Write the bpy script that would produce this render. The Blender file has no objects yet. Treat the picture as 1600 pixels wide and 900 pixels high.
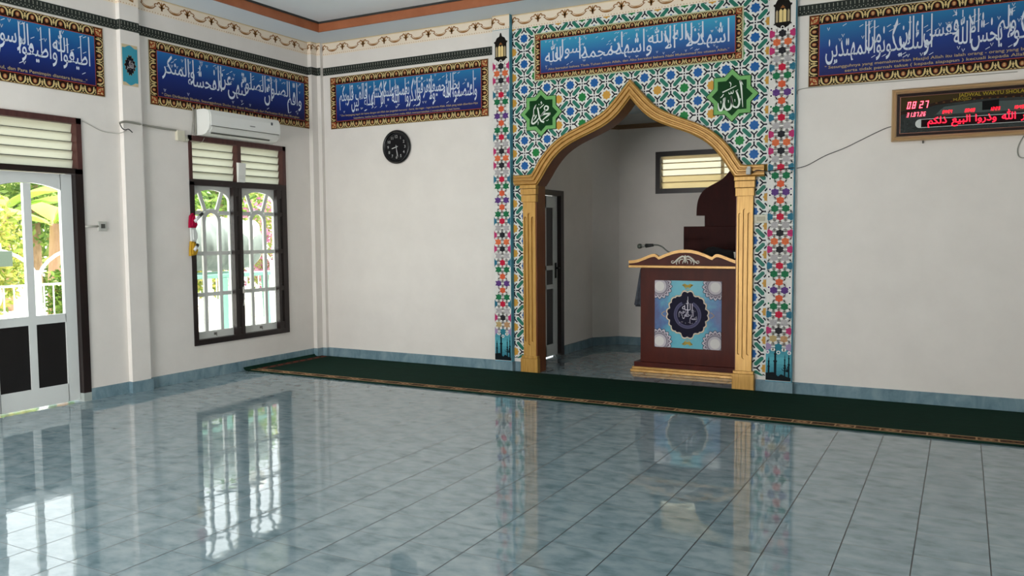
import bpy, bmesh, math, random
from mathutils import Vector, Matrix
random.seed(7)
S = bpy.context.scene
COL = S.collection

# ------------------------------------------------------------------ camera, light, exposure
CAM = Vector((6.7603, -7.6696, 1.4399)); YAW, PIT, ROL, FPX = 0.4963, -0.0647, -0.0075, 1301.7
fwd = Vector((-math.sin(YAW)*math.cos(PIT), math.cos(YAW)*math.cos(PIT), math.sin(PIT)))
_r = fwd.cross(Vector((0, 0, 1))).normalized(); _u = _r.cross(fwd)
right = _r*math.cos(ROL) + _u*math.sin(ROL); up = -_r*math.sin(ROL) + _u*math.cos(ROL)
cd = bpy.data.cameras.new('camera'); cam = bpy.data.objects.new('camera', cd); COL.objects.link(cam)
cd.sensor_width = 36; cd.lens = 36*FPX/1600; cd.clip_start = 0.05; cd.clip_end = 200
m = Matrix((right, up, -fwd)).transposed().to_4x4(); m.translation = CAM
cam.matrix_world = m
S.camera = cam

S.view_settings.view_transform = 'Standard'; S.view_settings.look = 'None'
S.view_settings.gamma = 1; S.view_settings.use_curve_mapping = False
S.view_settings.exposure = -0.25

w = bpy.data.worlds.new('sky'); S.world = w; w.use_nodes = True
bg = w.node_tree.nodes['Background']
bg.inputs[0].default_value = (0.93, 0.97, 1.0, 1); bg.inputs[1].default_value = 4.6

def lamp(name, kind, loc, rot, energy, color=(1, 1, 1), size=(1, 1), angle=None):
    l = bpy.data.lights.new(name, kind); l.energy = energy; l.color = color
    if kind == 'AREA':
        l.shape = 'RECTANGLE'; l.size, l.size_y = size
    if angle is not None: l.angle = angle
    o = bpy.data.objects.new(name, l); o.location = loc; o.rotation_euler = rot; COL.objects.link(o)
    return o
R = math.radians
lamp('sun', 'SUN', (-5, 3, 12), (R(-32), R(14), 0), 24, (1, .96, .88), angle=R(1))
# daylight coming through the openings of the walls behind and to the right of the camera, then two added uplights
lamp('daylight_rear', 'AREA', (2.4, -9.15, 1.75), (R(94), 0, R(22)), 52, (1, .95, .89), (2.8, 2.2))
lamp('daylight_side', 'AREA', (10.25, -6.9, 1.6), (0, R(90), 0), 9, (1, .97, .93), (2.0, 2.8))
lamp('ceiling_fill_rear', 'AREA', (2.4, -9.15, .8), (R(134), 0, R(18)), 290, (1, .99, .97), (2.8, .5))  # added lamp aimed upward to brighten the ceiling
lamp('ceiling_fill_side', 'AREA', (10.25, -6.9, .85), (0, R(132), 0), 14, (1, .99, .97), (.5, 2.8))  # weaker added uplight, lifts the ceiling from the right

# ------------------------------------------------------------------ pixel -> place
def at(u, v, ax, val):
    d = fwd + right*(u-800)/FPX - up*(v-450)/FPX
    k = 'xyz'.index(ax); t = (val-CAM[k])/d[k]
    return CAM + d*t
def fw(u, v, y=0.0):
    p = at(u, v, 'y', y); return (p.x, p.z)

# ------------------------------------------------------------------ materials
def lin(h):
    h = h.lstrip('#'); c = [int(h[i:i+2], 16)/255 for i in (0, 2, 4)]
    return tuple(x/12.92 if x <= .04045 else ((x+.055)/1.055)**2.4 for x in c) + (1,)
MATS = {}
def mat(hexc, rough=.5, metal=0, spec=.5, name=None, coat=0):
    key = (hexc, rough, metal, spec, coat)
    if key in MATS: return MATS[key]
    m = bpy.data.materials.new(name or 'paint_'+hexc.strip('#')); m.use_nodes = True
    b = m.node_tree.nodes['Principled BSDF']
    b.inputs['Base Color'].default_value = lin(hexc); b.inputs['Roughness'].default_value = rough
    b.inputs['Metallic'].default_value = metal; b.inputs['Specular IOR Level'].default_value = spec
    b.inputs['Coat Weight'].default_value = coat
    MATS[key] = m; return m
def vinyl(h): return mat(h, .5, 0, .09)
class NT:
    def __init__(s, name):
        s.m = bpy.data.materials.new(name); s.m.use_nodes = True; s.t = s.m.node_tree
        s.b = s.t.nodes['Principled BSDF']; s.o = s.t.nodes['Material Output']
    def n(s, typ, **kw):
        nd = s.t.nodes.new(typ)
        for k, v in kw.items():
            if k.startswith('i_'): nd.inputs[k[2:].replace('_', ' ')].default_value = v
            elif k[0] == 'i' and k[1:].isdigit(): nd.inputs[int(k[1:])].default_value = v
            else: setattr(nd, k, v)
        return nd
    def l(s, a, b): s.t.links.new(a, b)
    def coord(s, scale=(1, 1, 1), which='Object'):
        c = s.n('ShaderNodeTexCoord'); mp = s.n('ShaderNodeMapping'); mp.inputs['Scale'].default_value = scale
        s.l(c.outputs[which], mp.inputs[0]); return mp.outputs[0]
    def ramp(s, fac, stops):
        r = s.n('ShaderNodeValToRGB'); e = r.color_ramp.elements
        e[0].position, e[0].color = stops[0][0], lin(stops[0][1]); e[1].position, e[1].color = stops[-1][0], lin(stops[-1][1])
        for p, c in stops[1:-1]: x = e.new(p); x.color = lin(c)
        s.l(fac, r.inputs[0]); return r.outputs[0]
    def math(s, op, a, b=None):
        nd = s.n('ShaderNodeMath', operation=op)
        for i, q in enumerate((a, b)):
            if q is None: continue
            if isinstance(q, (int, float)): nd.inputs[i].default_value = q
            else: s.l(q, nd.inputs[i])
        return nd.outputs[0]
def noisy(name, stops, scale=(1, 1, 1), nscale=6, detail=4, rough=.6, bump=0, spec=.4, metal=0, coat=0, which='Object', dist=0.0):
    t = NT(name); c = t.coord(scale, which)
    nz = t.n('ShaderNodeTexNoise', i_Scale=nscale, i_Detail=detail, i_Roughness=.6, i_Distortion=dist); t.l(c, nz.inputs['Vector'])
    t.l(t.ramp(nz.outputs[0], stops), t.b.inputs['Base Color'])
    t.b.inputs['Roughness'].default_value = rough; t.b.inputs['Specular IOR Level'].default_value = spec
    t.b.inputs['Metallic'].default_value = metal; t.b.inputs['Coat Weight'].default_value = coat; t.b.inputs['Coat Roughness'].default_value = .15
    if bump:
        bp = t.n('ShaderNodeBump', i_Strength=bump, i_Distance=.01); t.l(nz.outputs[0], bp.inputs['Height']); t.l(bp.outputs[0], t.b.inputs['Normal'])
    return t.m
M_wall = noisy('white_plaster', [(.3, '#dcd6cf'), (.7, '#e3ddd6')], nscale=3, detail=5, rough=.75, bump=.06, spec=.25)
M_ceil = noisy('ceiling_paint', [(.3, '#e6eef0'), (.7, '#edf3f4')], nscale=1.2, rough=.45, spec=.4)
M_soffit = mat('#d9e2e8', .6, 0, .3)
M_brown = noisy('brown_trim_paint', [(.3, '#9a5a38'), (.7, '#a86643')], nscale=5, rough=.5)
M_base = noisy('blue_skirting_tile', [(.3, '#5c7681'), (.5, '#728b95'), (.72, '#899fa6')], (1, 1, .5), nscale=9, detail=6, rough=.2, spec=.5, dist=.6)
M_gold = noisy('gold_painted_wood', [(.25, '#9c7029'), (.55, '#b98d42'), (.8, '#cca55a')], (18, 18, .9), nscale=4, detail=5, rough=.36, spec=.5, metal=.25)
M_goldc = noisy('gold_painted_moulding', [(.3, '#a0742f'), (.7, '#b58a46')], nscale=14, detail=4, rough=.34, spec=.5, metal=.25)
M_goldside = noisy('brown_varnished_jamb', [(.3, '#6a3410'), (.7, '#7c441a')], (8, 8, .7), nscale=5, rough=.4)
M_red = noisy('dark_red_wood', [(.25, '#3a1008'), (.55, '#4a170b'), (.8, '#541e11')], (1.6, 6, .5), nscale=5, detail=6, rough=.4, spec=.12, dist=.4)
M_minbar = noisy('dark_brown_wood', [(.25, '#2c0e0c'), (.7, '#3c1511')], (1.6, 6, .5), nscale=5, detail=6, rough=.5, spec=.07, dist=.3)
M_black = mat('#120e0e', .35); M_frame = noisy('dark_brown_frame_paint', [(.3, '#160f0e'), (.7, '#241615')], (6, 6, .6), nscale=6, rough=.35)
M_maroon = noisy('maroon_frame_paint', [(.3, '#40211f'), (.7, '#52302c')], (6, 6, .8), nscale=6, rough=.45)
M_white = mat('#d3d6d3', .45, name='white_gloss_paint'); M_lat = mat('#d5d6d0', .5, name='white_lattice_paint')
M_plastic = mat('#e2e2dc', .4, name='white_plastic'); M_cream = mat('#cfc9b4', .5, name='cream_plastic')
M_teal = mat('#3f8fa6', .5, name='teal_paint')
M_steel = mat('#b8b8b4', .25, .9); M_rubber = mat('#1a1a1a', .6); M_cable = mat('#3c3c3a', .6); M_gcable = mat('#8a8a80', .6)

def tile_mat(name, T, stops, grout, gw, rough, bumpy):
    t = NT(name); c = t.n('ShaderNodeTexCoord'); sp = t.n('ShaderNodeSeparateXYZ'); t.l(c.outputs['Object'], sp.inputs[0])
    masks, ids = [], []
    for ax, off, gk in ((0, 0.003, 1.5), (1, 0.03, .8)):
        q = t.math('DIVIDE', t.math('ADD', sp.outputs[ax], off+30*T), T)
        f = t.math('FRACT', q); ids.append(t.math('FLOOR', q))
        d = t.math('MINIMUM', f, t.math('SUBTRACT', 1.0, f)); masks.append(t.math('LESS_THAN', d, gk*gw/T))
    g = t.math('MAXIMUM', masks[0], masks[1])
    cb = t.n('ShaderNodeCombineXYZ'); t.l(ids[0], cb.inputs[0]); t.l(ids[1], cb.inputs[1])
    wn = t.n('ShaderNodeTexWhiteNoise'); t.l(cb.outputs[0], wn.inputs[0])
    add = t.n('ShaderNodeVectorMath', operation='MULTIPLY_ADD'); t.l(wn.outputs['Color'], add.inputs[0]); add.inputs[1].default_value = (9, 9, 9); t.l(c.outputs['Object'], add.inputs[2])
    mp = t.n('ShaderNodeMapping'); mp.inputs['Scale'].default_value = (1.0, 1.5, 1); t.l(add.outputs[0], mp.inputs[0])
    nz = t.n('ShaderNodeTexNoise', i_Scale=8, i_Detail=4, i_Roughness=.5, i_Distortion=.2); t.l(mp.outputs[0], nz.inputs['Vector'])
    col = t.ramp(nz.outputs[0], stops)
    mx = t.n('ShaderNodeMix', data_type='RGBA'); t.l(g, mx.inputs[0]); t.l(col, mx.inputs[6]); mx.inputs[7].default_value = lin(grout)
    t.l(mx.outputs[2], t.b.inputs['Base Color'])
    rg = t.math('MULTIPLY_ADD', g, .4); rg.node.inputs[2].default_value = rough; t.l(rg, t.b.inputs['Roughness'])
    t.b.inputs['Specular IOR Level'].default_value = .62
    # each tile lies a hair out of level, the glaze is slightly wavy
    n2 = t.n('ShaderNodeTexNoise', i_Scale=9, i_Detail=1.0); t.l(add.outputs[0], n2.inputs['Vector'])
    h = t.math('SUBTRACT', t.math('MULTIPLY', n2.outputs[0], 1.0), t.math('MULTIPLY', g, .6))
    bp = t.n('ShaderNodeBump', i_Strength=bumpy, i_Distance=.006); t.l(h, bp.inputs['Height']); t.l(bp.outputs[0], t.b.inputs['Normal'])
    return t.m
M_floor = tile_mat('glazed_blue_grey_floor_tile', .3, [(.26, '#5f757d'), (.42, '#778b92'), (.56, '#86979d'), (.75, '#93a2a6')], '#22282a', .0017, .035, .085)

def glass_mat(name, tint, gloss=.12, trans=1.0):
    t = NT(name); tr = t.n('ShaderNodeBsdfTransparent', i0=lin(tint)); gl = t.n('ShaderNodeBsdfGlossy', i_Roughness=.02)
    lw = t.n('ShaderNodeLayerWeight', i_Blend=.5); f5 = t.math('POWER', lw.outputs['Facing'], 5.0); fr = t.math('MULTIPLY_ADD', f5, .9); fr.node.inputs[2].default_value = .025
    mx = t.n('ShaderNodeMixShader'); t.l(fr, mx.inputs[0]); t.l(tr.outputs[0], mx.inputs[1]); t.l(gl.outputs[0], mx.inputs[2])
    t.l(mx.outputs[0], t.o.inputs[0]); return t.m
M_glass = glass_mat('window_glass', '#f4f6f4')
def frosted(name, tint, clear):
    t = NT(name); a = t.n('ShaderNodeBsdfTranslucent', i0=lin(tint)); b = t.n('ShaderNodeBsdfTransparent', i0=lin('#eef0e4')); d = t.n('ShaderNodeBsdfDiffuse', i0=lin(tint))
    m1 = t.n('ShaderNodeMixShader', i0=clear); t.l(a.outputs[0], m1.inputs[1]); t.l(b.outputs[0], m1.inputs[2])
    m2 = t.n('ShaderNodeMixShader', i0=.12); t.l(m1.outputs[0], m2.inputs[1]); t.l(d.outputs[0], m2.inputs[2]); t.l(m2.outputs[0], t.o.inputs[0]); return t.m
M_blade2 = frosted('clear_louvre_glass', '#e6d8b8', .58)
M_blade = frosted('frosted_louvre_glass', '#bcbdb4', .10)
def glow(hexc, s):
    t = NT('lit_'+hexc.strip('#')); t.b.inputs['Base Color'].default_value = lin(hexc)
    t.b.inputs['Emission Color'].default_value = lin(hexc); t.b.inputs['Emission Strength'].default_value = s; return t.m

# ------------------------------------------------------------------ objects
def tag(o, label=None, cat=None, group=None, kind=None):
    for k, v in (('label', label), ('category', cat), ('group', group), ('kind', kind)):
        if v: o[k] = v
    return o
def wloc(o):
    p = Vector((0, 0, 0))
    while o is not None: p += o.location; o = o.parent
    return p
def empty(name, loc, label=None, cat=None, group=None, kind=None, parent=None):
    o = bpy.data.objects.new(name, None); o.empty_display_size = .05; COL.objects.link(o)
    o.location = Vector(loc) - (wloc(parent) if parent else Vector((0, 0, 0))); o.parent = parent
    return tag(o, label, cat, group, kind)
class MB:
    "collects shapes in world metres; build() links them as ONE mesh object"
    def __init__(s): s.v, s.f, s.m, s.s = [], [], [], []
    def add(s, vs, fs, mi=0, smooth=False):
        k = len(s.v); s.v += [tuple(p) for p in vs]
        for f in fs: s.f.append([k+i for i in f]); s.m.append(mi); s.s.append(smooth)
        return s
    def box(s, x0, x1, y0, y1, z0, z1, mi=0):
        if x0 > x1: x0, x1 = x1, x0
        if y0 > y1: y0, y1 = y1, y0
        if z0 > z1: z0, z1 = z1, z0
        vs = [(x, y, z) for z in (z0, z1) for y in (y0, y1) for x in (x0, x1)]
        return s.add(vs, [(0, 2, 3, 1), (4, 5, 7, 6), (0, 1, 5, 4), (2, 6, 7, 3), (0, 4, 6, 2), (1, 3, 7, 5)], mi)
    def bevbox(s, x0, x1, y0, y1, z0, z1, r=.005, mi=0):
        "box with chamfered edges"
        bm = bmesh.new(); bmesh.ops.create_cube(bm, size=1)
        for v in bm.verts: v.co = ((x0+x1)/2+v.co.x*abs(x1-x0), (y0+y1)/2+v.co.y*abs(y1-y0), (z0+z1)/2+v.co.z*abs(z1-z0))
        bmesh.ops.bevel(bm, geom=bm.edges[:], offset=r, segments=2, profile=.5, affect='EDGES')
        bm.verts.index_update(); s.add([v.co[:] for v in bm.verts], [[v.index for v in f.verts] for f in bm.faces], mi); bm.free(); return s
    def prism(s, pts, mapf, h0, h1, mi=0, smooth=False, mside=None):
        "pts (a,b) counter-clockwise -> solid between h0 and h1 through mapf(a,b,h); h1 faces the viewer"
        n = len(pts); A = sum(pts[i][0]*pts[(i+1) % n][1]-pts[(i+1) % n][0]*pts[i][1] for i in range(n))
        if A < 0: pts = pts[::-1]
        vs = [mapf(a, b, h0) for a, b in pts] + [mapf(a, b, h1) for a, b in pts]
        s.add(vs, [list(range(n, 2*n)), list(range(n))[::-1]], mi)
        k = len(s.v)-2*n
        for i in range(n):
            j = (i+1) % n; s.f.append([k+i, k+j, k+n+j, k+n+i]); s.m.append(mi if mside is None else mside); s.s.append(smooth)
        return s
    def tube(s, pts, r, seg=8, mi=0, cap=True):
        pts = [Vector(p) for p in pts]; n = len(pts); rs = r if isinstance(r, (list, tuple)) else [r]*n
        rings = []; prev = None
        for i, p in enumerate(pts):
            d = (pts[min(i+1, n-1)]-pts[max(i-1, 0)]).normalized()
            a = prev or Vector((0, 0, 1) if abs(d.z) < .9 else (1, 0, 0))
            e1 = (a - d*a.dot(d)).normalized(); e2 = d.cross(e1); prev = e1
            rings += [p + (e1*math.cos(t)+e2*math.sin(t))*rs[i] for t in [2*math.pi*j/seg for j in range(seg)]]
        fs = [(i*seg+j, i*seg+(j+1) % seg, (i+1)*seg+(j+1) % seg, (i+1)*seg+j) for i in range(n-1) for j in range(seg)]
        k = len(s.v); s.add(rings, fs, mi, True)
        if cap: s.f += [[k+j for j in range(seg)][::-1], [k+(n-1)*seg+j for j in range(seg)]]; s.m += [mi, mi]; s.s += [False, False]
        return s
    def lathe(s, prof, mapf, seg=32, mi=0, smooth=True, cap=True):
        "prof [(r,h)...], mapf(a,b,h) with a,b around the axis"
        n = len(prof); vs = [mapf(r*math.cos(2*math.pi*j/seg), r*math.sin(2*math.pi*j/seg), h) for r, h in prof for j in range(seg)]
        s.add(vs, [(i*seg+j, i*seg+(j+1) % seg, (i+1)*seg+(j+1) % seg, (i+1)*seg+j) for i in range(n-1) for j in range(seg)], mi, smooth)
        k = len(s.v)-n*seg
        if cap: s.f += [[k+j for j in range(seg)][::-1], [k+(n-1)*seg+j for j in range(seg)]]; s.m += [mi, mi]; s.s += [False, False]
        return s
    def build(s, name, mats, parent=None, label=None, cat=None, kind=None, group=None):
        me = bpy.data.meshes.new(name); off = wloc(parent) if parent else Vector((0, 0, 0))
        me.from_pydata([tuple(Vector(p)-off) for p in s.v], [], s.f)
        for mm in (mats if isinstance(mats, (list, tuple)) else [mats]): me.materials.append(mm)
        me.polygons.foreach_set('material_index', s.m); me.polygons.foreach_set('use_smooth', s.s)
        me.update()
        o = bpy.data.objects.new(name, me); o.parent = parent; COL.objects.link(o)
        return tag(o, label, cat, group, kind)
def centred(o):
    "move the origin of a one-mesh thing into its own middle"
    vs = [v.co for v in o.data.vertices]; c = Vector([(min(v[i] for v in vs)+max(v[i] for v in vs))/2 for i in range(3)])
    for v in o.data.vertices: v.co -= c
    o.location = c; return o
def struct(name, mb, mats, parent=None): return mb.build(name, mats, parent, kind=None if parent else 'structure')

def FRONT(y): return lambda a, b, h: (a, y-h, b)
def LEFT(x): return lambda a, b, h: (x+h, a, b)
def spline(pts, n=8):
    out = []; P = [pts[0]]+list(pts)+[pts[-1]]
    for i in range(1, len(P)-2):
        for k in range(n):
            t = k/n; q = []
            for d in range(len(pts[0])):
                a, b, c, e = P[i-1][d], P[i][d], P[i+1][d], P[i+2][d]
                q.append(.5*(2*b+(c-a)*t+(2*a-5*b+4*c-e)*t*t+(3*b-a-3*c+e)*t**3))
            out.append(tuple(q))
    out.append(tuple(pts[-1])); return out
def ngon(cx, cy, r, n=16, a0=0, ry=None):
    return [(cx+r*math.cos(a0+2*math.pi*i/n), cy+(ry or r)*math.sin(a0+2*math.pi*i/n)) for i in range(n)]
def star(cx, cy, r, q, n, a0=math.pi/2):
    return [(cx+(r if i % 2 == 0 else q)*math.cos(a0+math.pi*i/n), cy+(r if i % 2 == 0 else q)*math.sin(a0+math.pi*i/n)) for i in range(2*n)]
class Print:
    "flat coloured print or inlay: every colour its own material, later layers a hair higher"
    def __init__(s, mapf, h0=0.0, step=.0004): s.map, s.h0, s.st, s.mb, s.cols = mapf, h0, step, MB(), []
    def ci(s, c):
        if c not in s.cols: s.cols.append(c)
        return s.cols.index(c)
    def poly(s, pts, c, L=1):
        n = len(pts); A = sum(pts[i][0]*pts[(i+1) % n][1]-pts[(i+1) % n][0]*pts[i][1] for i in range(n))
        if A < 0: pts = pts[::-1]
        s.mb.add([s.map(a, b, s.h0+L*s.st) for a, b in pts], [list(range(n))], s.ci(c)); return s
    def rect(s, a0, a1, b0, b1, c, L=1): return s.poly([(a0, b0), (a1, b0), (a1, b1), (a0, b1)], c, L)
    def ring(s, cx, cy, r0, r1, c, L=1, n=14, t0=0, t1=2*math.pi):
        V = []
        for i in range(n+1):
            t = t0+(t1-t0)*i/n
            V += [s.map(cx+r0*math.cos(t), cy+r0*math.sin(t), s.h0+L*s.st), s.map(cx+r1*math.cos(t), cy+r1*math.sin(t), s.h0+L*s.st)]
        s.mb.add(V, [(2*i, 2*i+1, 2*i+3, 2*i+2) for i in range(n)], s.ci(c)); return s
    def stroke(s, pts, wd, c, L=1, n=6, smooth=True):
        q = spline([tuple(p) for p in pts], n) if smooth and len(pts) > 2 else [tuple(p) for p in pts]
        m = len(q); V = []
        for i in range(m):
            dx = q[min(i+1, m-1)][0]-q[max(i-1, 0)][0]; dy = q[min(i+1, m-1)][1]-q[max(i-1, 0)][1]; d = math.hypot(dx, dy) or 1
            t = i/(m-1)
            if isinstance(wd, (list, tuple)):
                k = t*(len(wd)-1); j = min(int(k), len(wd)-2); hw = (wd[j]+(wd[j+1]-wd[j])*(k-j))/2
            else: hw = wd/2
            V += [s.map(q[i][0]+dy/d*hw, q[i][1]-dx/d*hw, s.h0+L*s.st), s.map(q[i][0]-dy/d*hw, q[i][1]+dx/d*hw, s.h0+L*s.st)]
        s.mb.add(V, [(2*i, 2*i+2, 2*i+3, 2*i+1) for i in range(m-1)], s.ci(c)); return s
    def mesh2(s, V, F, c, L=1): s.mb.add([s.map(a, b, s.h0+L*s.st) for a, b in V], F, s.ci(c)); return s
    def build(s, name, parent=None, mk=vinyl, **kw):
        return s.mb.build(name, [mk(c) if isinstance(c, str) else c for c in s.cols], parent, **kw)

# ---- lettering
FORMS = {}
for ch, code, k in [('ا', 0xFE8D, 2), ('أ', 0xFE83, 2), ('إ', 0xFE87, 2), ('آ', 0xFE81, 2), ('ؤ', 0xFE85, 2), ('ئ', 0xFE89, 4), ('ب', 0xFE8F, 4), ('ة', 0xFE93, 2), ('ت', 0xFE95, 4), ('ث', 0xFE99, 4), ('ج', 0xFE9D, 4), ('ح', 0xFEA1, 4), ('خ', 0xFEA5, 4), ('د', 0xFEA9, 2), ('ذ', 0xFEAB, 2), ('ر', 0xFEAD, 2), ('ز', 0xFEAF, 2), ('س', 0xFEB1, 4), ('ش', 0xFEB5, 4), ('ص', 0xFEB9, 4), ('ض', 0xFEBD, 4), ('ط', 0xFEC1, 4), ('ظ', 0xFEC5, 4), ('ع', 0xFEC9, 4), ('غ', 0xFECD, 4), ('ف', 0xFED1, 4), ('ق', 0xFED5, 4), ('ك', 0xFED9, 4), ('ل', 0xFEDD, 4), ('م', 0xFEE1, 4), ('ن', 0xFEE5, 4), ('ه', 0xFEE9, 4), ('و', 0xFEED, 2), ('ى', 0xFEEF, 2), ('ي', 0xFEF1, 4), ('ء', 0xFE80, 1), ('\u0001', 0xFEFB, 2)]:
    FORMS[ch] = (code, k)
def shape_word(wd):
    if wd == 'الله': return '\uFDF2'
    wd = wd.replace('لا', '\u0001'); out = []
    for i, ch in enumerate(wd):
        if ch not in FORMS: out.append(ch); continue
        code, k = FORMS[ch]
        prev = i > 0 and FORMS.get(wd[i-1], (0, 0))[1] == 4; nxt = k == 4 and i+1 < len(wd) and FORMS.get(wd[i+1], (0, 0))[1] >= 2
        out.append(chr(code + (3 if prev and nxt else 2 if nxt else 1 if prev and k > 1 else 0)))
    return ''.join(out[::-1])
_tc = {}
def text2d(body, bold=0.0):
    "vertices and faces of a line of lettering at size 1, baseline at 0"
    if (body, bold) in _tc: return _tc[body, bold]
    cu = bpy.data.curves.new('lettering', 'FONT'); cu.body = body; cu.size = 1; cu.resolution_u = 3; cu.offset = bold
    o = bpy.data.objects.new('lettering', cu); COL.objects.link(o); bpy.context.view_layer.update()
    ev = o.evaluated_get(bpy.context.evaluated_depsgraph_get()); me = ev.to_mesh()
    V = [(v.co.x, v.co.y) for v in me.vertices]; F = [list(p.vertices) for p in me.polygons]
    ev.to_mesh_clear(); bpy.data.objects.remove(o); bpy.data.curves.remove(cu)
    _tc[body, bold] = (V, F); return V, F
def put_text(pr, body, a0, a1, b0, h, color, L=1, bold=0.0, fit=True):
    "one line set between a0 and a1, x-height scale h"
    V, F = text2d(body, bold)
    x0, x1 = min(v[0] for v in V), max(v[0] for v in V); k = (a1-a0)/(x1-x0) if fit else h
    if not fit: a0 = (a0+a1)/2-(x1-x0)*k/2
    pr.mesh2([(a0+(x-x0)*k, b0+y*h) for x, y in V], F, color, L)
def calligraphy(pr, text, a0, a1, b0, b1, color, L=2, tiers=2, seed=1, overlap=.30, word_part=None, lift=.46):
    "tall stacked script: words climb in tiers, stems drawn long, vowel marks between"
    rnd = random.Random(seed); items = []; x = 0
    for i, wd in enumerate(text.split()):
        V, F = text2d(shape_word(wd), .006)
        y = (i % tiers)*lift; xm = max(v[0] for v in V); xn = min(v[0] for v in V); P = []
        st = (1.5-y-.357)/(.66 if wd == 'الله' else .374)
        for vx, vy in V:
            yy = vy*1.05 if vy < .34 else .357+(vy-.34)*st
            if yy < -.02: yy = -.02+(yy+.02)*1.5
            P.append((x-(xm-vx), y+yy))
        items.append((P, F)); x -= (xm-xn)*(1-overlap)
    allp = [p for P, _ in items for p in P]
    X0, X1 = min(p[0] for p in allp), max(p[0] for p in allp); Y0, Y1 = min(p[1] for p in allp), max(p[1] for p in allp)
    kx, ky = (a1-a0)/(X1-X0), (b1-b0)/(Y1-Y0)
    H = b1-b0; s_ = H*.045
    for i, (P, F) in enumerate(items):
        q = [(a0+(p[0]-X0)*kx, b0+(p[1]-Y0)*ky) for p in P]
        pw = Print(pr.map, pr.h0+i*.0001, pr.st) if word_part else pr
        pw.mesh2(q, F, color, L+(0 if word_part else i*.25))
        xa, xb = min(p[0] for p in q), max(p[0] for p in q)
        for k in range(max(1, round((xb-xa)/H*9))):
            a = min(max(xa+(xb-xa)*rnd.random(), a0+s_), a1-s_); b = b0+H*rnd.choice([.97, .9, .82, .70, .60, .10, .03])
            if rnd.random() < .5: pw.stroke([(a-s_, b-s_*.5), (a+s_, b+s_*.6)], s_*.32, color, L+6, smooth=False)
            else: pw.stroke([(a-s_*.7, b+s_), (a-s_*.1, b-s_*.6), (a+s_*.6, b+s_)], s_*.32, color, L+6, smooth=False)
        if word_part: pw.build('arabic_word', word_part)

# ================================================================== THE ROOM
RX, RY, H1 = 10.0, -8.9, 3.68      # right wall, rear wall, soffit height
WT = .14
X0 = 3.928                          # axis of the arch
mb = MB(); mb.box(-.14, RX+.2, RY-.2, 2.9, -.12, 0); struct('floor', mb, M_floor)
# left wall with window and door openings
mb = MB(); z1 = 3.95
WY0, WY1, WZ0, WZ1 = -1.885, -.55, .34, 2.44
DY0, DY1, DZ1 = -3.97, -3.028, 2.465
mb.box(-WT, 0, RY-.2, DY0, 0, z1); mb.box(-WT, 0, DY0, DY1, DZ1, z1); mb.box(-WT, 0, DY1, WY0, 0, z1)
mb.box(-WT, 0, WY0, WY1, 0, WZ0); mb.box(-WT, 0, WY0, WY1, WZ1, z1); mb.box(-WT, 0, WY1, .17, 0, z1)
struct('wall_left', mb, M_wall)
mb = MB(); mb.box(0, .05, -2.638, -2.44, 0, H1); mb.box(0, .055, -.14, 0, 0, H1); mb.box(0, .11, -.045, 0, 0, H1); struct('trim_1', mb, M_wall)

# arch outline (half, measured from the axis)
OUT = [(0, 2.905), (.09, 2.803), (.17, 2.715), (.27, 2.622), (.40, 2.551), (.55, 2.487), (.68, 2.432), (.79, 2.367), (.885, 2.285), (.965, 2.195), (1.02, 2.110), (1.06, 2.050)]
INN = [(0, 2.730), (.075, 2.640), (.15, 2.565), (.25, 2.495), (.365, 2.442), (.50, 2.389), (.62, 2.337), (.72, 2.277), (.80, 2.208), (.875, 2.118), (.94, 2.020), (1.00, 1.935)]
OUTs, INNs = spline(OUT, 5), spline(INN, 5)
JX = 1.03                            # half width of the opening between the columns
def opening_z(x):
    x = abs(x-X0)
    if x >= 1.0: return 1.935 if x < JX else 0
    for (a, b), (c, d) in zip(INNs, INNs[1:]):
        if a <= x <= c: return b+(d-b)*(x-a)/max(c-a, 1e-6)
    return 2.73
FT = .17
mb = MB(); mb.box(-WT, X0-JX, 0, FT, 0, z1); mb.box(X0+JX, RX+.2, 0, FT, 0, z1)
prof = [(X0-x, z) for x, z in reversed(INNs)]+[(X0+x, z) for x, z in INNs[1:]]
prof = [(X0-JX, 1.935)]+prof+[(X0+JX, 1.935)]
for (a, b), (c, d) in zip(prof, prof[1:]):
    if c-a > 1e-6: mb.prism([(a, b), (c, d), (c, z1), (a, z1)], FRONT(FT), 0, FT)
struct('wall_front', mb, M_wall)
mb = MB()
for y0, y1 in ((RY-.2, -8.4), (-5.4, .17)): mb.box(RX, RX+.2, y0, y1, 0, z1)
mb.box(RX, RX+.2, -8.4, -5.4, 0, .6); mb.box(RX, RX+.2, -8.4, -5.4, 2.6, z1)
struct('wall_right', mb, M_wall)
mb = MB(); mb.box(-WT, .9, RY-.2, RY, 0, z1); mb.box(3.9, RX+.2, RY-.2, RY, 0, z1); mb.box(.9, 3.9, RY-.2, RY, 0, .5); mb.box(.9, 3.9, RY-.2, RY, 2.9, z1)
struct('wall_rear', mb, M_wall)
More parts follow.
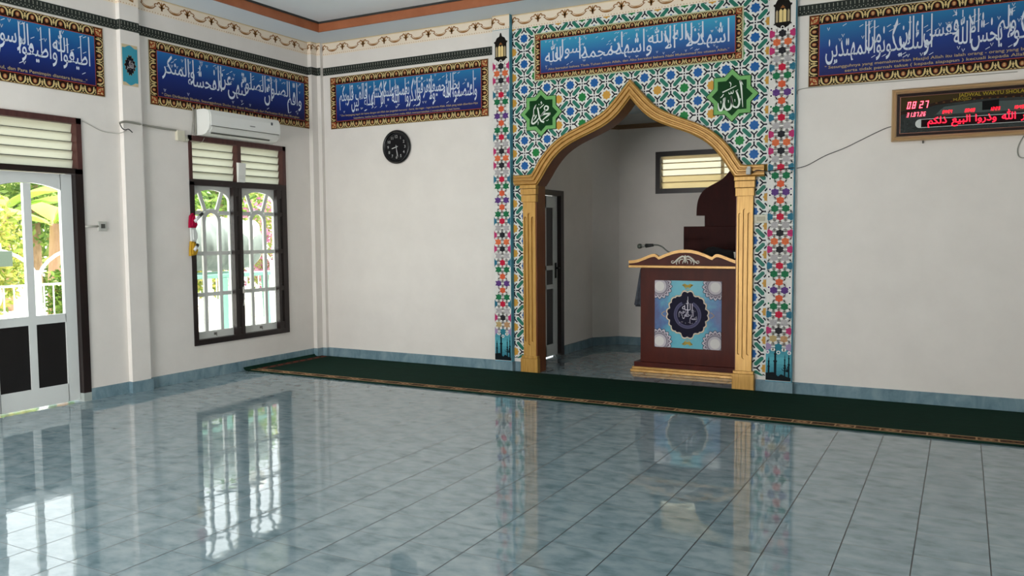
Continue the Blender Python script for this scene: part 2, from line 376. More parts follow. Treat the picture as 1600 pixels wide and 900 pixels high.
# ceiling: soffit ring, brown fascia, raised field
SW = .44; FH = .085
mb = MB()
mb.box(0, RX, -SW, 0, H1, H1+.03); mb.box(0, SW, RY, -SW, H1, H1+.03); mb.box(RX-SW, RX, RY, -SW, H1, H1+.03); mb.box(SW, RX-SW, RY, RY+SW, H1, H1+.03)
struct('trim_2', mb, M_soffit)
mb = MB(); e = .02
mb.box(SW, RX-SW, -SW-e, -SW, H1-.004, H1+FH); mb.box(SW, SW+e, RY+SW, -SW-e, H1-.004, H1+FH); mb.box(RX-SW-e, RX-SW, RY+SW, -SW-e, H1-.004, H1+FH); mb.box(SW, RX-SW, RY+SW, RY+SW+e, H1-.004, H1+FH)
struct('trim_3', mb, M_brown)
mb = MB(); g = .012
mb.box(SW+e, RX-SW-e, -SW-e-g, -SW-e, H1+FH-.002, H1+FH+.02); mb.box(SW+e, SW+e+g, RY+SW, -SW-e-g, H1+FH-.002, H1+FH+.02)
struct('fascia_shade_strip', mb, mat('#2c2e2c', .7))  # dark strip drawn in for the shade line between fascia and ceiling
mb = MB(); mb.box(-WT, RX+.2, RY-.2, .17, 3.782, 4.0); struct('ceiling', mb, M_ceil)

# skirting
mb = MB(); bh, bt = .104, .014
def skirt_left(y0, y1, x=0): mb.box(x, x+bt, y0, y1, 0, bh)
skirt_left(RY, DY0); skirt_left(DY1, -2.638); skirt_left(-2.44, -.14)
mb.box(0, .05+bt, -2.638-bt, -2.44+bt, 0, bh); mb.box(0, .055+bt, -.14-bt, 0, 0, bh); mb.box(.055+bt, .11+bt, -.045-bt, 0, 0, bh)
struct('baseboard_left', mb, M_base)
mb = MB(); PL0, PL1, PR0, PR1, PD = 2.43, 2.632, 5.222, 5.447, .06
mb.box(.11+bt, PL0-bt, -bt, 0, 0, bh); mb.box(PL0-bt, PL1+bt, -PD-bt, 0, 0, bh); mb.box(PL1+bt, X0-JX-.17, -bt, 0, 0, bh)
mb.box(X0+JX+.17, PR0-bt, -bt, 0, 0, bh); mb.box(PR0-bt, PR1+bt, -PD-bt, 0, 0, bh); mb.box(PR1+bt, RX, -bt, 0, 0, bh)
struct('baseboard_front', mb, M_base)

# ------------------------------------------------------------------ mihrab niche
NL, NR, NB = 2.59, 5.27, 2.48
mb = MB()
mb.box(NL-.12, NL, FT, 1.34-.86, 0, 2.95); mb.box(NL-.12, NL, .48, 1.31, 1.94, 2.95); mb.box(NL-.12, NL, 1.31, 2.19, 0, 2.95)
struct('wall_niche_left', mb, M_wall)
mb = MB()
mb.prism([(NL-.12, 2.19), (NL, 2.19), (2.844, NB), (2.844, NB+.12), (NL-.12, NB+.12)], lambda a, b, h: (a, b, h), 0, 2.95)
NW0, NW1, NZ0, NZ1 = 3.337, 4.70, 1.931, 2.452
mb.box(2.844, NW0, NB, NB+.12, 0, 2.95); mb.box(NW1, NR+.12, NB, NB+.12, 0, 2.95); mb.box(NW0, NW1, NB, NB+.12, 0, NZ0); mb.box(NW0, NW1, NB, NB+.12, NZ1, 2.95)
struct('wall_niche_back', mb, M_wall)
mb = MB(); mb.box(NR, NR+.12, FT, NB, 0, 2.95); struct('wall_niche_right', mb, M_wall)
mb = MB(); mb.box(NL-.12, NR+.12, FT, NB+.12, 2.95, 3.05); struct('ceiling_niche', mb, M_soffit)
mb = MB()
for z, d in ((2.765, .012), (2.785, .022), (2.800, .034)):
    mb.box(2.844, NR, NB-d, NB, z, z+.018); mb.box(NL, NL+d, FT, 2.19, z, z+.018)
    mb.prism([(NL, 2.19), (NL+d, 2.19-d*.4), (2.844+d*.4, NB-d), (2.844, NB)], lambda a, b, h: (a, b, h), z, z+.018)
struct('trim_5', mb, mat('#8a6a4c', .6))
mb = MB()
mb.box(NL, NL+bt, 1.32, 2.19, 0, bh); mb.prism([(NL, 2.19), (NL+bt, 2.185), (2.85, NB-bt), (2.844, NB)], lambda a, b, h: (a, b, h), 0, bh); mb.box(2.844, NR, NB-bt, NB, 0, bh); mb.box(NR-bt, NR, FT, NB-bt, 0, bh)
struct('baseboard_niche', mb, M_base)
# door in the niche
d2 = empty('door_2', (NL-.05, .9, 0), kind='structure')
mb = MB(); mb.box(NL-.1, NL+.012, 1.23, 1.31, 0, 1.94); mb.box(NL-.1, NL+.012, .48, .55, 0, 1.94); mb.box(NL-.1, NL+.012, .55, 1.23, 1.88, 1.94); struct('door_frame', mb, M_frame, d2)
mb = MB(); L0, L1 = .56, 1.222
X = (NL-.07, NL-.035)
for y0, y1 in ((L0, L0+.1), (L1-.1, L1), ((L0+L1)/2-.04, (L0+L1)/2+.04)): mb.box(*X, y0, y1, .015, 1.875)
for z0, z1_ in ((.015, .15), (.80, .85), (1.02, 1.07), (1.74, 1.875)): mb.box(*X, L0+.1, L1-.1, z0, z1_)
struct('door_leaf', mb, M_white, d2)
mb = MB()
for y0, y1 in ((L0+.1, (L0+L1)/2-.04), ((L0+L1)/2+.04, L1-.1)):
    for z0, z1_ in ((.15, .80), (.85, 1.02), (1.07, 1.74)): mb.box(NL-.06, NL-.048, y0, y1, z0, z1_)
struct('door_panel', mb, M_black, d2)
mb = MB(); mb.box(NL-.035, NL-.028, 1.15, 1.19, .92, 1.10); mb.tube([(NL-.03, 1.17, 1.04), (NL+.02, 1.17, 1.04), (NL+.02, 1.08, 1.04)], .008); struct('door_handle', mb, mat('#2a2a2a', .3, .8), d2)
# louvred window in the niche
w2 = empty('window_2', ((NW0+NW1)/2, NB, NZ0), kind='structure')
mb = MB(); f = .06
mb.box(NW0, NW1, NB-.02, NB+.1, NZ0, NZ0+f); mb.box(NW0, NW1, NB-.02, NB+.1, NZ1-f, NZ1); mb.box(NW0, NW0+f, NB-.02, NB+.1, NZ0+f, NZ1-f); mb.box(NW1-f, NW1, NB-.02, NB+.1, NZ0+f, NZ1-f)
struct('window_frame', mb, M_frame, w2)
def louvres(y0, y1, z0, z1, n, frame, along, name, parent, tilt=.009, gm=None):
    st = (z1-z0)/n
    for k in range(n):
        mb = MB(); zc = z0+st*(k+.5); hh = st*.5; t = .0025
        lo, hi = zc-hh, zc+hh
        if along == 'x': q = [(frame+tilt, lo), (frame+tilt+t, lo), (frame-tilt+t, hi), (frame-tilt, hi)]; mp = lambda a, b, h: (h, a, b)
        else: q = [(frame-tilt, lo), (frame-tilt+t, lo), (frame+tilt+t, hi), (frame+tilt, hi)]; mp = lambda a, b, h: (a, h, b)
        mb.prism(q, mp, y0, y1); o = struct('louvre_blade', mb, gm or M_blade, parent)
        mb = MB()
        if along == 'x': mb.box(y0, y1, frame+tilt-.006, frame+tilt+.003, lo-.006, lo+.007)
        else: mb.box(frame-tilt-.003, frame-tilt+.006, y0, y1, lo-.006, lo+.007)
        struct('blade_edge', mb, mat('#4a4c40', .5), o)
louvres(NW0+f, NW1-f, NZ0+f, NZ1-f, 5, NB+.05, 'x', 'blade', w2, .028, M_blade2)
mb = MB(); mb.box(4.13, 4.17, NB+.095, NB+.11, NZ0+f, NZ1-f); struct('guard_bar', mb, M_frame, w2)

mb = MB(); mb.box(2.2, 6.2, NB+.12, NB+1.2, 2.46, 2.52); struct('trim_13', mb, M_maroon)
mb = MB(); mb.box(2.0, 6.4, 4.6, 4.75, -.05, 2.30); struct('wall_outer', mb, mat('#d8c6a0', .8))
# ------------------------------------------------------------------ window in the left wall
w1 = empty('window_1', (-.05, (WY0+WY1)/2, WZ0), kind='structure')
mb = MB(); fx0, fx1 = -.13, .014
mb.box(fx0, fx1, WY0, WY1, WZ0, WZ0+.055); mb.box(fx0, fx1, WY0, WY0+.05, WZ0+.055, 1.985)
mb.box(fx0, fx1, WY0, WY1, 1.95, 2.008)
for y0, y1 in ((-1.335, -1.298), (-1.262, -1.215), (-.70, -.662), (-.622, WY1)): mb.box(-.035, fx1, y0, y1, WZ0+.055, 1.95)
for y0, y1 in ((-1.298, -1.262), (-.662, -.622)):
    for z0, z1_ in ((.395, .47), (.83, .875), (1.245, 1.29), (1.655, 1.70), (1.86, 1.95)): mb.box(-.035, fx1-.004, y0, y1, z0, z1_)
struct('window_frame', mb, M_frame, w1)
mb = MB()
mb.box(fx0, fx1, WY0, WY0+.035, 2.008, WZ1); mb.box(fx0, fx1, WY1-.045, WY1, 2.008, WZ1); mb.box(fx0, fx1, WY0, WY1, WZ1-.05, WZ1); mb.box(fx0, fx1, -1.262, -1.215, 2.008, WZ1-.05)
struct('transom_frame', mb, M_maroon, w1)
louvres(WY0+.035, -1.262, 2.012, WZ1-.05, 5, -.06, 'y', 'blade', w1)
louvres(-1.215, WY1-.045, 2.012, WZ1-.05, 5, -.06, 'y', 'blade', w1)
def bar(mb, p, q, wd, x0, x1):
    (a, b), (c, d) = p, q; L = math.hypot(c-a, d-b); nx, ny = -(d-b)/L*wd/2, (c-a)/L*wd/2
    mb.prism([(a-nx, b-ny), (c-nx, d-ny), (c+nx, d+ny), (a+nx, b+ny)], LEFT(0), x0, x1)
def casement(y0, y1):
    yc = (y0+y1)/2; hw = (y1-y0)/2; x0, x1 = -.08, -.048
    c = empty('casement', (-.064, yc, .39), parent=w1)
    mb = MB(); zb, zt = .392, 1.985; st = .055
    mb.box(x0, x1, y0, y0+st, zb, zt); mb.box(x0, x1, y1-st, y1, zb, zt); mb.box(x0, x1, y0+st, y1-st, zb, zb+.075)
    # head board with arched lower edge
    arch = [(yc+(hw-st)*math.cos(t), 1.80+.115*math.sin(t)) for t in [math.pi*i/16 for i in range(17)]]
    for (a, b), (d, e_) in zip(arch, arch[1:]): mb.prism([(d, e_), (a, b), (a, zt), (d, zt)], LEFT(0), x0, x1)
    cw = .040; ca = .10
    for z in (.845, 1.265): mb.box(x0+.006, x1-.006, y0+st, y1-st, z-cw/2, z+cw/2)
    for s_ in (-1, 1):
        mb.box(x0+.003, x1-.003, yc+s_*ca-cw/2, yc+s_*ca+cw/2, zb+.07, 1.62)
        mb.box(x0+.0055, x1-.0055, yc+s_*(ca+.0), yc+s_*(hw-st), 1.66, 1.66+cw)
        bar(mb, (yc+s_*.075, 1.70), (yc+s_*.15, 1.90), cw, x0+.007, x1-.007)
    n = 12; pts = [(yc+ca*math.cos(t), 1.60+ca*1.0*math.sin(t)) for t in [math.pi*i/n for i in range(n+1)]]
    for p, q in zip(pts, pts[1:]): bar(mb, p, q, cw*1.15, x0+.0045, x1-.0045)
    struct('lattice', mb, M_lat, c)
    mb = MB(); mb.box(-.066, -.063, y0+st-.01, y1-st+.01, zb+.06, 1.92); struct('pane', mb, M_glass, c)
    mb = MB(); mb.box(-.05, -.035, y0+.27, y0+.30, zb+.03, zb+.055); mb.tube([(-.04, y0+.285, zb+.05), (-.02, y0+.285, zb+.02)], .004); struct('latch', mb, mat('#7a7670', .4, .7), c)
casement(-1.86, -1.281); casement(-1.22, -.641)
mb = MB(); mb.bevbox(.014, .03, -1.245, -1.225, .83, .90, .004); mb.tube([(.03, -1.235, .84), (.035, -1.24, .76), (.03, -1.25, .70)], .006); struct('window_handle', mb, mat('#c8c4bc', .3, .6), w1)

# ------------------------------------------------------------------ garden door in the left wall
d1 = empty('door_1', (-.05, -3.5, 0), kind='structure')
mb = MB(); dx0, dx1 = -.13, .014
mb.box(dx0, dx1, -3.10, DY1, .075, 2.024); mb.box(dx0, dx1, DY0, -3.90, .0, 2.024); mb.box(dx0, dx1, DY0, DY1, 1.985, 2.03)
struct('door_frame', mb, M_frame, d1)
mb = MB(); mb.box(dx0, dx1, -3.10, DY1, 0, .075); struct('door_plinth', mb, mat('#9fa7a2', .6), d1)
mb = MB(); mb.box(dx0, dx1, DY0, DY0+.05, 2.03, DZ1); mb.box(dx0, dx1, -3.075, DY1, 2.03, DZ1); mb.box(dx0, dx1, DY0, DY1, DZ1-.05, DZ1); struct('transom_frame', mb, M_maroon, d1)
louvres(DY0+.05, -3.075, 2.032, DZ1-.05, 5, -.06, 'y', 'blade', d1)
mb = MB(); x0, x1 = -.072, -.035; ya, yb = -3.895, -3.105; yc = (ya+yb)/2
def dz(y): return 1.895-.62*(y-yc)**2
mb.box(x0, x1, yb-.105, yb, .018, 1.98); mb.box(x0, x1, ya, ya+.105, .018, 1.98); mb.box(x0+.002, x1-.002, yc-.032, yc+.032, .175, .712); mb.box(x0+.002, x1-.002, yc-.032, yc+.032, .785, 1.89)
mb.box(x0, x1, ya+.1, yb-.1, .018, .175); mb.box(x0, x1, ya+.1, yb-.1, .712, .785)
N = 14; ys = [ya+.1+(yb-ya-.2)*i/N for i in range(N+1)]
for a, b in zip(ys, ys[1:]): mb.prism([(a, dz(a)), (b, dz(b)), (b, 1.98), (a, 1.98)], LEFT(0), x0, x1)
struct('door_leaf', mb, M_white, d1)
mb = MB()
for a, b in ((ya+.105, yc-.032), (yc+.032, yb-.105)): mb.box(-.06, -.045, a, b, .175, .712)
struct('door_panel', mb, M_black, d1)
for a, b in ((ya+.105, yc-.032), (yc+.032, yb-.105)):
    mb = MB(); mb.box(-.056, -.052, a, b, .78, 1.90); struct('door_pane', mb, M_glass, d1)

# ------------------------------------------------------------------ pilasters with the printed strips
mb = MB(); mb.box(PL0, PL1, -PD, 0, 0, H1); struct('trim_6', mb, M_teal)
mb = MB(); mb.box(PR0, PR1, -PD, 0, 0, H1); struct('trim_7', mb, M_teal)
ROWC = ['R', 'G', 'O', 'V', 'O', 'G', 'R', 'g', 'B', 'P', 'B', 'g']
STC = {'R': ('#2d6a80', '#b81e3c'), 'G': ('', '#1e6a44'), 'O': ('', '#cc5a3a'), 'V': ('', '#5a3a78'), 'g': ('', '#a8a4a4'), 'B': ('#b03468', '#26262a'), 'P': ('', '#cf6a42')}
def wall_strip(xa, xb, label):
    xc = (xa+xb)/2+ .0; t = empty('printed_wall_strip', (xc, -PD, .11), label, 'wall strip', 'printed star strips beside the arch')
    mb = MB(); mb.box(xa, xb-.004, -PD-.004, -PD, .112, 3.53); mb.build('backing', vinyl('#d9d6d0'), t)
    F_ = FRONT(-PD-.004); pr = Print(F_); r = .0722; pitch = .094; k = 0; z = 3.163; idx = 8
    hw = (xb-xa)/2-.004
    def clip(pts): return [(min(max(a, xc-hw), xc+hw), b) for a, b in pts]
    rows = []
    while z > .40: rows.append((z, ROWC[idx % 12])); z -= r; idx += 1
    for j, (z, c) in enumerate(rows):
        ec, mc = STC[c]
        odd = c in 'RBOP' and not (c == 'P')
        if c in 'RB': xs = [(-pitch, ec), (0, mc), (pitch, ec)]
        elif c == 'O': xs = [(0, mc)]
        elif c == 'V' or c in 'GgP': xs = [(-pitch/2, mc), (pitch/2, mc)]
        if j == len(rows)-1: xs = [(-pitch, '#9a86a8'), (0, '#2a7484'), (pitch, '#9a86a8')]
        if j == len(rows)-2: xs = [(-pitch/2, '#b09a6a'), (pitch/2, '#b08a64')]
        for dx, col in xs:
            pr.poly(clip(star(xc+dx, z, .048, .0275, 6)), col, 3)
            for q in range(6):
                t_ = math.pi/6+q*math.pi/3; px, pz = xc+dx+.050*math.cos(t_), z+.050*math.sin(t_)
                if abs(px-xc) < hw-.012:
                    pr.poly(ngon(px, pz, .0085, 8), '#2c2b2e' if q % 2 else (col if c != 'g' else '#8a3a44'), 2)
                    pr.ring(px, pz, .0095, .0165, '#e6e3dd', 4, 10)
    pr.build('star_pattern', t)
    # lantern picture at the top
    pr = Print(F_); zb, zt = 3.185, 3.50; H = zt-zb; q = lambda x, y: (xc+x*H, zb+y*H); K = '#17130f'
    pr.poly([q(x, y) for x, y in [(-.02, 0), (.02, 0), (.035, .06), (.15, .12), (.2, .17), (.24, .17), (.24, .2), (.215, .22), (.215, .66), (.25, .69), (.25, .73), (.2, .74), (.15, .84), (.05, .89), (.02, 1), (-.02, 1), (-.05, .89), (-.15, .84), (-.2, .74), (-.25, .73), (-.25, .69), (-.215, .66), (-.215, .22), (-.24, .2), (-.24, .17), (-.2, .17), (-.15, .12), (-.035, .06)]], K, 2)
    for x0, x1 in ((-.185, -.125), (-.095, -.008), (.008, .095), (.125, .185)):
        y1 = .58 if abs(x0+x1) > .2 else .60
        pr.poly([q(x0, .24), q(x1, .24), q(x1, y1-.05), q((x0+x1)/2, y1), q(x0, y1-.05)], '#e2c98a' if abs(x0+x1) < .2 else '#a89878', 3)
    pr.poly([q(-.07, .62), q(.07, .62), q(0, .70)], '#8a5a30', 3)
    pr.build('lantern_picture', t)
    # minarets at dusk along the foot
    pr = Print(F_); zb, zt = .116, .415; H = zt-zb; a, b = xc-hw, xc+hw
    n = 10
    for i in range(n):
        c0, c1 = (0x1c, 0x52, 0x66), (0x5a, 0xa8, 0xb4); f_ = abs((i+.5)/n-.1) if i > 0 else .6
        f_ = 1-abs((i+.5)/n-.62)*1.25; cc = '#%02x%02x%02x' % tuple(int(c0[k]+(c1[k]-c0[k])*f_) for k in range(3))
        pr.rect(a, b, zb+H*i/n, zb+H*(i+1)/n, cc, 1)
    def minaret(x, w_, h): 
        pr.poly([(x+p*w_, zb+h*r_) for p, r_ in [(-.5, 0), (.5, 0), (.5, .55), (.75, .57), (.75, .6), (.4, .61), (.4, .78), (.6, .79), (.6, .81), (.25, .82), (.25, .9), (.03, 1), (-.03, 1), (-.25, .9), (-.25, .82), (-.6, .81), (-.6, .79), (-.4, .78), (-.4, .61), (-.75, .6), (-.75, .57), (-.5, .55)]], '#0e1a20', 3)
    W_ = b-a; minaret(a+.12*W_, .016, H*.72); minaret(a+.38*W_, .022, H*1.0); minaret(a+.76*W_, .012, H*.80); minaret(a+.92*W_, .013, H*.86)
    pr.poly([(a, zb), (b, zb), (b, zb+.10*H), (b-.2*W_, zb+.14*H), (a+.62*W_, zb+.2*H), (a+.5*W_, zb+.13*H), (a+.3*W_, zb+.25*H), (a, zb+.22*H)], '#0c151a', 4)
    for i in range(7):
        t_ = R(20+i*24); pr.stroke([(b-.12*W_, zb+.28*H), (b-.12*W_+.045*math.cos(t_), zb+.28*H+.045*math.sin(t_)), (b-.12*W_+.062*math.cos(t_-.25), zb+.28*H+.05*math.sin(t_-.3))], [.007, .006, .001], '#10242a', 3) if abs(.062*math.cos(t_-.25)) < .5*W_ and b-.12*W_+.062*math.cos(t_-.25) < b else None
    pr.build('mosque_silhouette', t)
wall_strip(PL0, PL1, 'printed star strip with lantern picture, left of the golden arch')
wall_strip(PR0, PR1, 'printed star strip with lantern picture, right of the golden arch')

# ------------------------------------------------------------------ girih mosaic around the arch
mz = empty('mosaic_cladding', (X0, 0, bh), 'blue, green and white geometric mosaic cladding surrounding the arched niche', 'wall cladding')
mx0, mx1, mzt = PL1, PR0, 3.535
def in_open(x, z): return abs(x-X0) < JX+.08 and (z < 1.95 or z < opening_z(x)+.05) or (abs(x-X0) < JX+.005 and z < opening_z(x))
pr = Print(FRONT(-.0012))
mb = MB()
cutp = [(X0-x*1.0, z) for x, z in reversed(INNs)]+[(X0+x, z) for x, z in INNs[1:]]
cutp = [(X0-JX-.02, 1.935)]+cutp+[(X0+JX+.02, 1.935)]
for (a, b), (c, d) in zip(cutp, cutp[1:]):
    if c-a > 1e-6: mb.prism([(a, b+.02), (c, d+.02), (c, mzt), (a, mzt)], FRONT(-.0006), 0, .0007)
mb.box(mx0, X0-JX-.02, -.0013, -.0006, bh+.03, mzt); mb.box(X0+JX+.02, mx1, -.0013, -.0006, bh+.03, mzt)
mb.build('white_ground', mat('#d8d9d4', .45, 0, .4), mz)
a_ = .12885
def ok(pts): return all(mx0 <= x <= mx1 and bh+.03 <= z <= mzt for x, z in pts) and not any(in_open(x, z) for x, z in pts)
def clampx(pts): return [(min(max(x, mx0), mx1), min(max(z, bh+.035), mzt)) for x, z in pts]
def tilep(pts, c):
    q = clampx(pts)
    if max(p[0] for p in q)-min(p[0] for p in q) < .004 or max(p[1] for p in q)-min(p[1] for p in q) < .004: return
    if any(in_open(x, z) for x, z in q): return
    pr.poly(q, c, 1)
GR, BK = '#28705e', '#1a1d28'
for i in range(-11, 12):
    for j in range(-1, 28):
        cx, cz = X0+i*a_, 3.428-(j-1)*a_
        if not (mx0-.1 < cx < mx1+.1 and bh-.1 < cz < mzt+.12): continue
        e_odd = i % 2 != 0           # blue columns sit at odd steps from the axis
        if (i+j) % 2 == 0:
            if e_odd: col = '#1f5c9c'
            else: col = '#c89640' if (i//2) % 2 else '#1f7a3c'
            tilep(star(cx, cz, a_*.365, a_*.285, 8, math.pi/8*0), col)
        else:
            tilep([(cx-.007, cz-.007), (cx+.007, cz-.007), (cx+.007, cz+.007), (cx-.007, cz+.007)], '#2c2e36')
            for k in range(4):
                t_ = k*math.pi/2; c_, s_ = math.cos(t_), math.sin(t_)
                Rt = lambda p: (cx+(p[0]*c_-p[1]*s_)*a_, cz+(p[0]*s_+p[1]*c_)*a_)
                for P in ([(.12, -.055), (.36, -.055), (.36, .055), (.12, .055)], [(.31, .03), (.33, -.055), (.40, -.03), (.62, .185), (.545, .265)], [(.31, -.03), (.545, -.265), (.62, -.185), (.40, .03), (.33, .055)]):
                    tilep([Rt(p) for p in P], BK)
        # green bars join neighbouring crossings
        mx_, mz_ = cx+a_/2, cz-a_/2
        dirx = 1 if (i+j) % 2 == 0 else -1     # cell with a star at its top-left: bar runs up-right
        ux, uz = (.7071, .7071) if dirx == 1 else (.7071, -.7071); vx, vz = -uz, ux
        Lh, wd = .44*a_, .14*a_
        hexp = [(-Lh, 0), (-Lh+.1*a_, -wd), (Lh-.1*a_, -wd), (Lh, 0), (Lh-.1*a_, wd), (-Lh+.1*a_, wd)]
        tilep([(mx_+p*ux+q*vx, mz_+p*uz+q*vz) for p, q in hexp], GR)
pr.build('star_tile_pattern', mz, mk=lambda c: mat(c, .4, 0, .14))

# ------------------------------------------------------------------ golden arch
ar = empty('golden_arch', (X0, 0, 0), 'golden moulded ogee arch on two fluted square columns', 'arch')
PROF = [(0, 0), (0, .052), (.10, .062), (.22, .062), (.27, .048), (.34, .048), (.40, .066), (.54, .066), (.60, .046), (.68, .046), (.73, .055), (.86, .055), (.93, .04), (1, .036), (1, 0)]
outl = [(X0-1.262, 2.042), (X0-1.10, 2.042)]+[(X0-x, z) for x, z in reversed(OUTs)]+[(X0+x, z) for x, z in OUTs[1:]]+[(X0+1.10, 2.042), (X0+1.262, 2.042)]
innl = [(X0-1.262, 1.938), (X0-1.02, 1.936)]+[(X0-x, z) for x, z in reversed(INNs)]+[(X0+x, z) for x, z in INNs[1:]]+[(X0+1.02, 1.936), (X0+1.262, 1.938)]
mb = MB(); V = []; n = len(PROF)
for (ox, oz), (ix, iz) in zip(outl, innl):
    for t_, d_ in PROF: V.append((ox+(ix-ox)*t_, -d_-.002, oz+(iz-oz)*t_))
Fc = [(i*n+j, i*n+j+1, (i+1)*n+j+1, (i+1)*n+j) for i in range(len(outl)-1) for j in range(n-1)]
Fc += [list(range(n)), [(len(outl)-1)*n+j for j in range(n)][::-1]]
mb.add(V, [f[::-1] for f in Fc]); mb.build('arch_moulding', M_goldc, ar)
# jamb lining
mb = MB()
for (a, b), (c, d) in zip(innl[1:-1], innl[2:-1]): mb.add([(a, -.03, b-.004), (c, -.03, d-.004), (c, FT+.002, d-.004), (a, FT+.002, b-.004)], [(0, 1, 2, 3)])
mb.box(X0-JX+.002, X0-JX+.012, 0, FT, 0, 1.93); mb.box(X0+JX-.012, X0+JX-.002, 0, FT, 0, 1.93)
mb.build('jamb_lining', M_goldside, ar)
for sgn in (-1, 1):
    c = empty('column', (X0+sgn*1.095, 0, 0), parent=ar)
    xi, xo = X0+sgn*1.022, X0+sgn*1.165
    a, b = min(xi, xo), max(xi, xo); cxm = (a+b)/2
    mb = MB(); d_ = .04
    # shaft face with three round-ended flutes cut 9 mm deep
    z0, z1_ = .17, 1.78; zb_, zt_ = .34, 1.60
    fl = [(cxm-.041, 0), (cxm, .035), (cxm+.041, 0)]; fwid = .0165
    xs = [a]; 
    for f_, _ in fl: xs += [f_-fwid, f_+fwid]
    xs.append(b)
    for i in range(0, len(xs)-1, 2): mb.box(xs[i], xs[i+1], -d_, -.002, z0, z1_)
    for f_, ex in fl:
        mb.box(f_-fwid, f_+fwid, -d_+.017, -.002, zb_-ex-.0165, zt_+ex+.0165)
        top = [(f_+fwid*math.cos(t_), zt_+ex+fwid*math.sin(t_)) for t_ in [math.pi*i/8 for i in range(9)]]
        mb.prism([(f_+fwid, z1_), (f_-fwid, z1_)]+top[::-1], FRONT(0), .002, d_)
        bot = [(f_+fwid*math.cos(t_), zb_-ex-fwid*math.sin(t_)) for t_ in [math.pi*i/8 for i in range(9)]]
        mb.prism([(f_-fwid, z0), (f_+fwid, z0)]+bot, FRONT(0), .002, d_)
    mb.build('shaft', M_gold, c)
    mb = MB(); e0 = -.006
    for z0, z1_, w_, dd in ((1.765, 1.838, .012, .055), (1.841, 1.90, .018, .062), (1.903, 1.938, .022, .068)):
        mb.bevbox(a-w_, b+w_, -dd, -.002, z0, z1_, .003)
    mb.build('capital', M_gold, c)
    mb = MB()
    for z0, z1_, w_, dd in ((0, .15, .028, .06), (.15, .178, .02, .052)): mb.bevbox(a-w_, b+w_, -dd, -.002, z0, z1_, .003)
    mb.build('base', M_gold, c)
    mb = MB(); xs_ = (X0+sgn*(JX-.003), X0+sgn*(JX-.018))
    mb.box(min(xs_), max(xs_), -.03, FT, 0, 1.935); mb.build('inner_cheek', M_goldside, c)

# ------------------------------------------------------------------ calligraphy banners
def grad_mat(name, top, bot, mid=None, axis=2):
    t = NT(name); c = t.n('ShaderNodeTexCoord'); sp = t.n('ShaderNodeSeparateXYZ'); t.l(c.outputs['Generated'], sp.inputs[0])
    t.l(t.ramp(sp.outputs[axis], [(0, bot), (.5, mid or bot), (1, top)]), t.b.inputs['Base Color']); t.b.inputs['Roughness'].default_value = .5; t.b.inputs['Specular IOR Level'].default_value = .25
    return t.m
def motif(pr, f, w_, h):
    "one period of the gilt border; f(s,t): s along, t from the outer edge (0) to the panel (1)"
    C, O, D, Rr = '#cdb67e', '#a9744a', '#1a120c', '#62281a'
    P = lambda pts, c, L: pr.poly([f(s*w_, t*h) for s, t in pts], c, L)
    for sg in (-1, 1):
        P([(sg*.015, .03), (sg*.14, .05), (sg*.27, .14), (sg*.37, .36), (sg*.405, .62), (sg*.37, .94), (sg*.31, .86), (sg*.285, .62), (sg*.255, .40), (sg*.19, .24), (sg*.10, .15), (sg*.015, .13)], C, 2)
        P([(sg*.5, .16), (sg*.45, .22), (sg*.435, .30), (sg*.47, .40), (sg*.43, .46), (sg*.425, .58), (sg*.47, .62), (sg*.48, .74), (sg*.5, .80)], C, 2)
        P([(sg*.30, .02), (sg*.40, .16), (sg*.46, .05)], C, 2)
        P([(sg*.06, .93), (sg*.27, .95), (sg*.20, .86)], Rr, 2)
    P([(.165*math.cos(t), .52+.30*math.sin(t)) for t in [2*math.pi*i/12 for i in range(12)]], Rr, 2)
    P([(.115*math.cos(t), .52+.22*math.sin(t)) for t in [2*math.pi*i/12 for i in range(12)]], O, 3)
    P([(-.06, .42), (.06, .42), (.045, .50), (-.045, .50)], C, 4); P([(-.05, .57), (.05, .57), (0, .68)], C, 4)
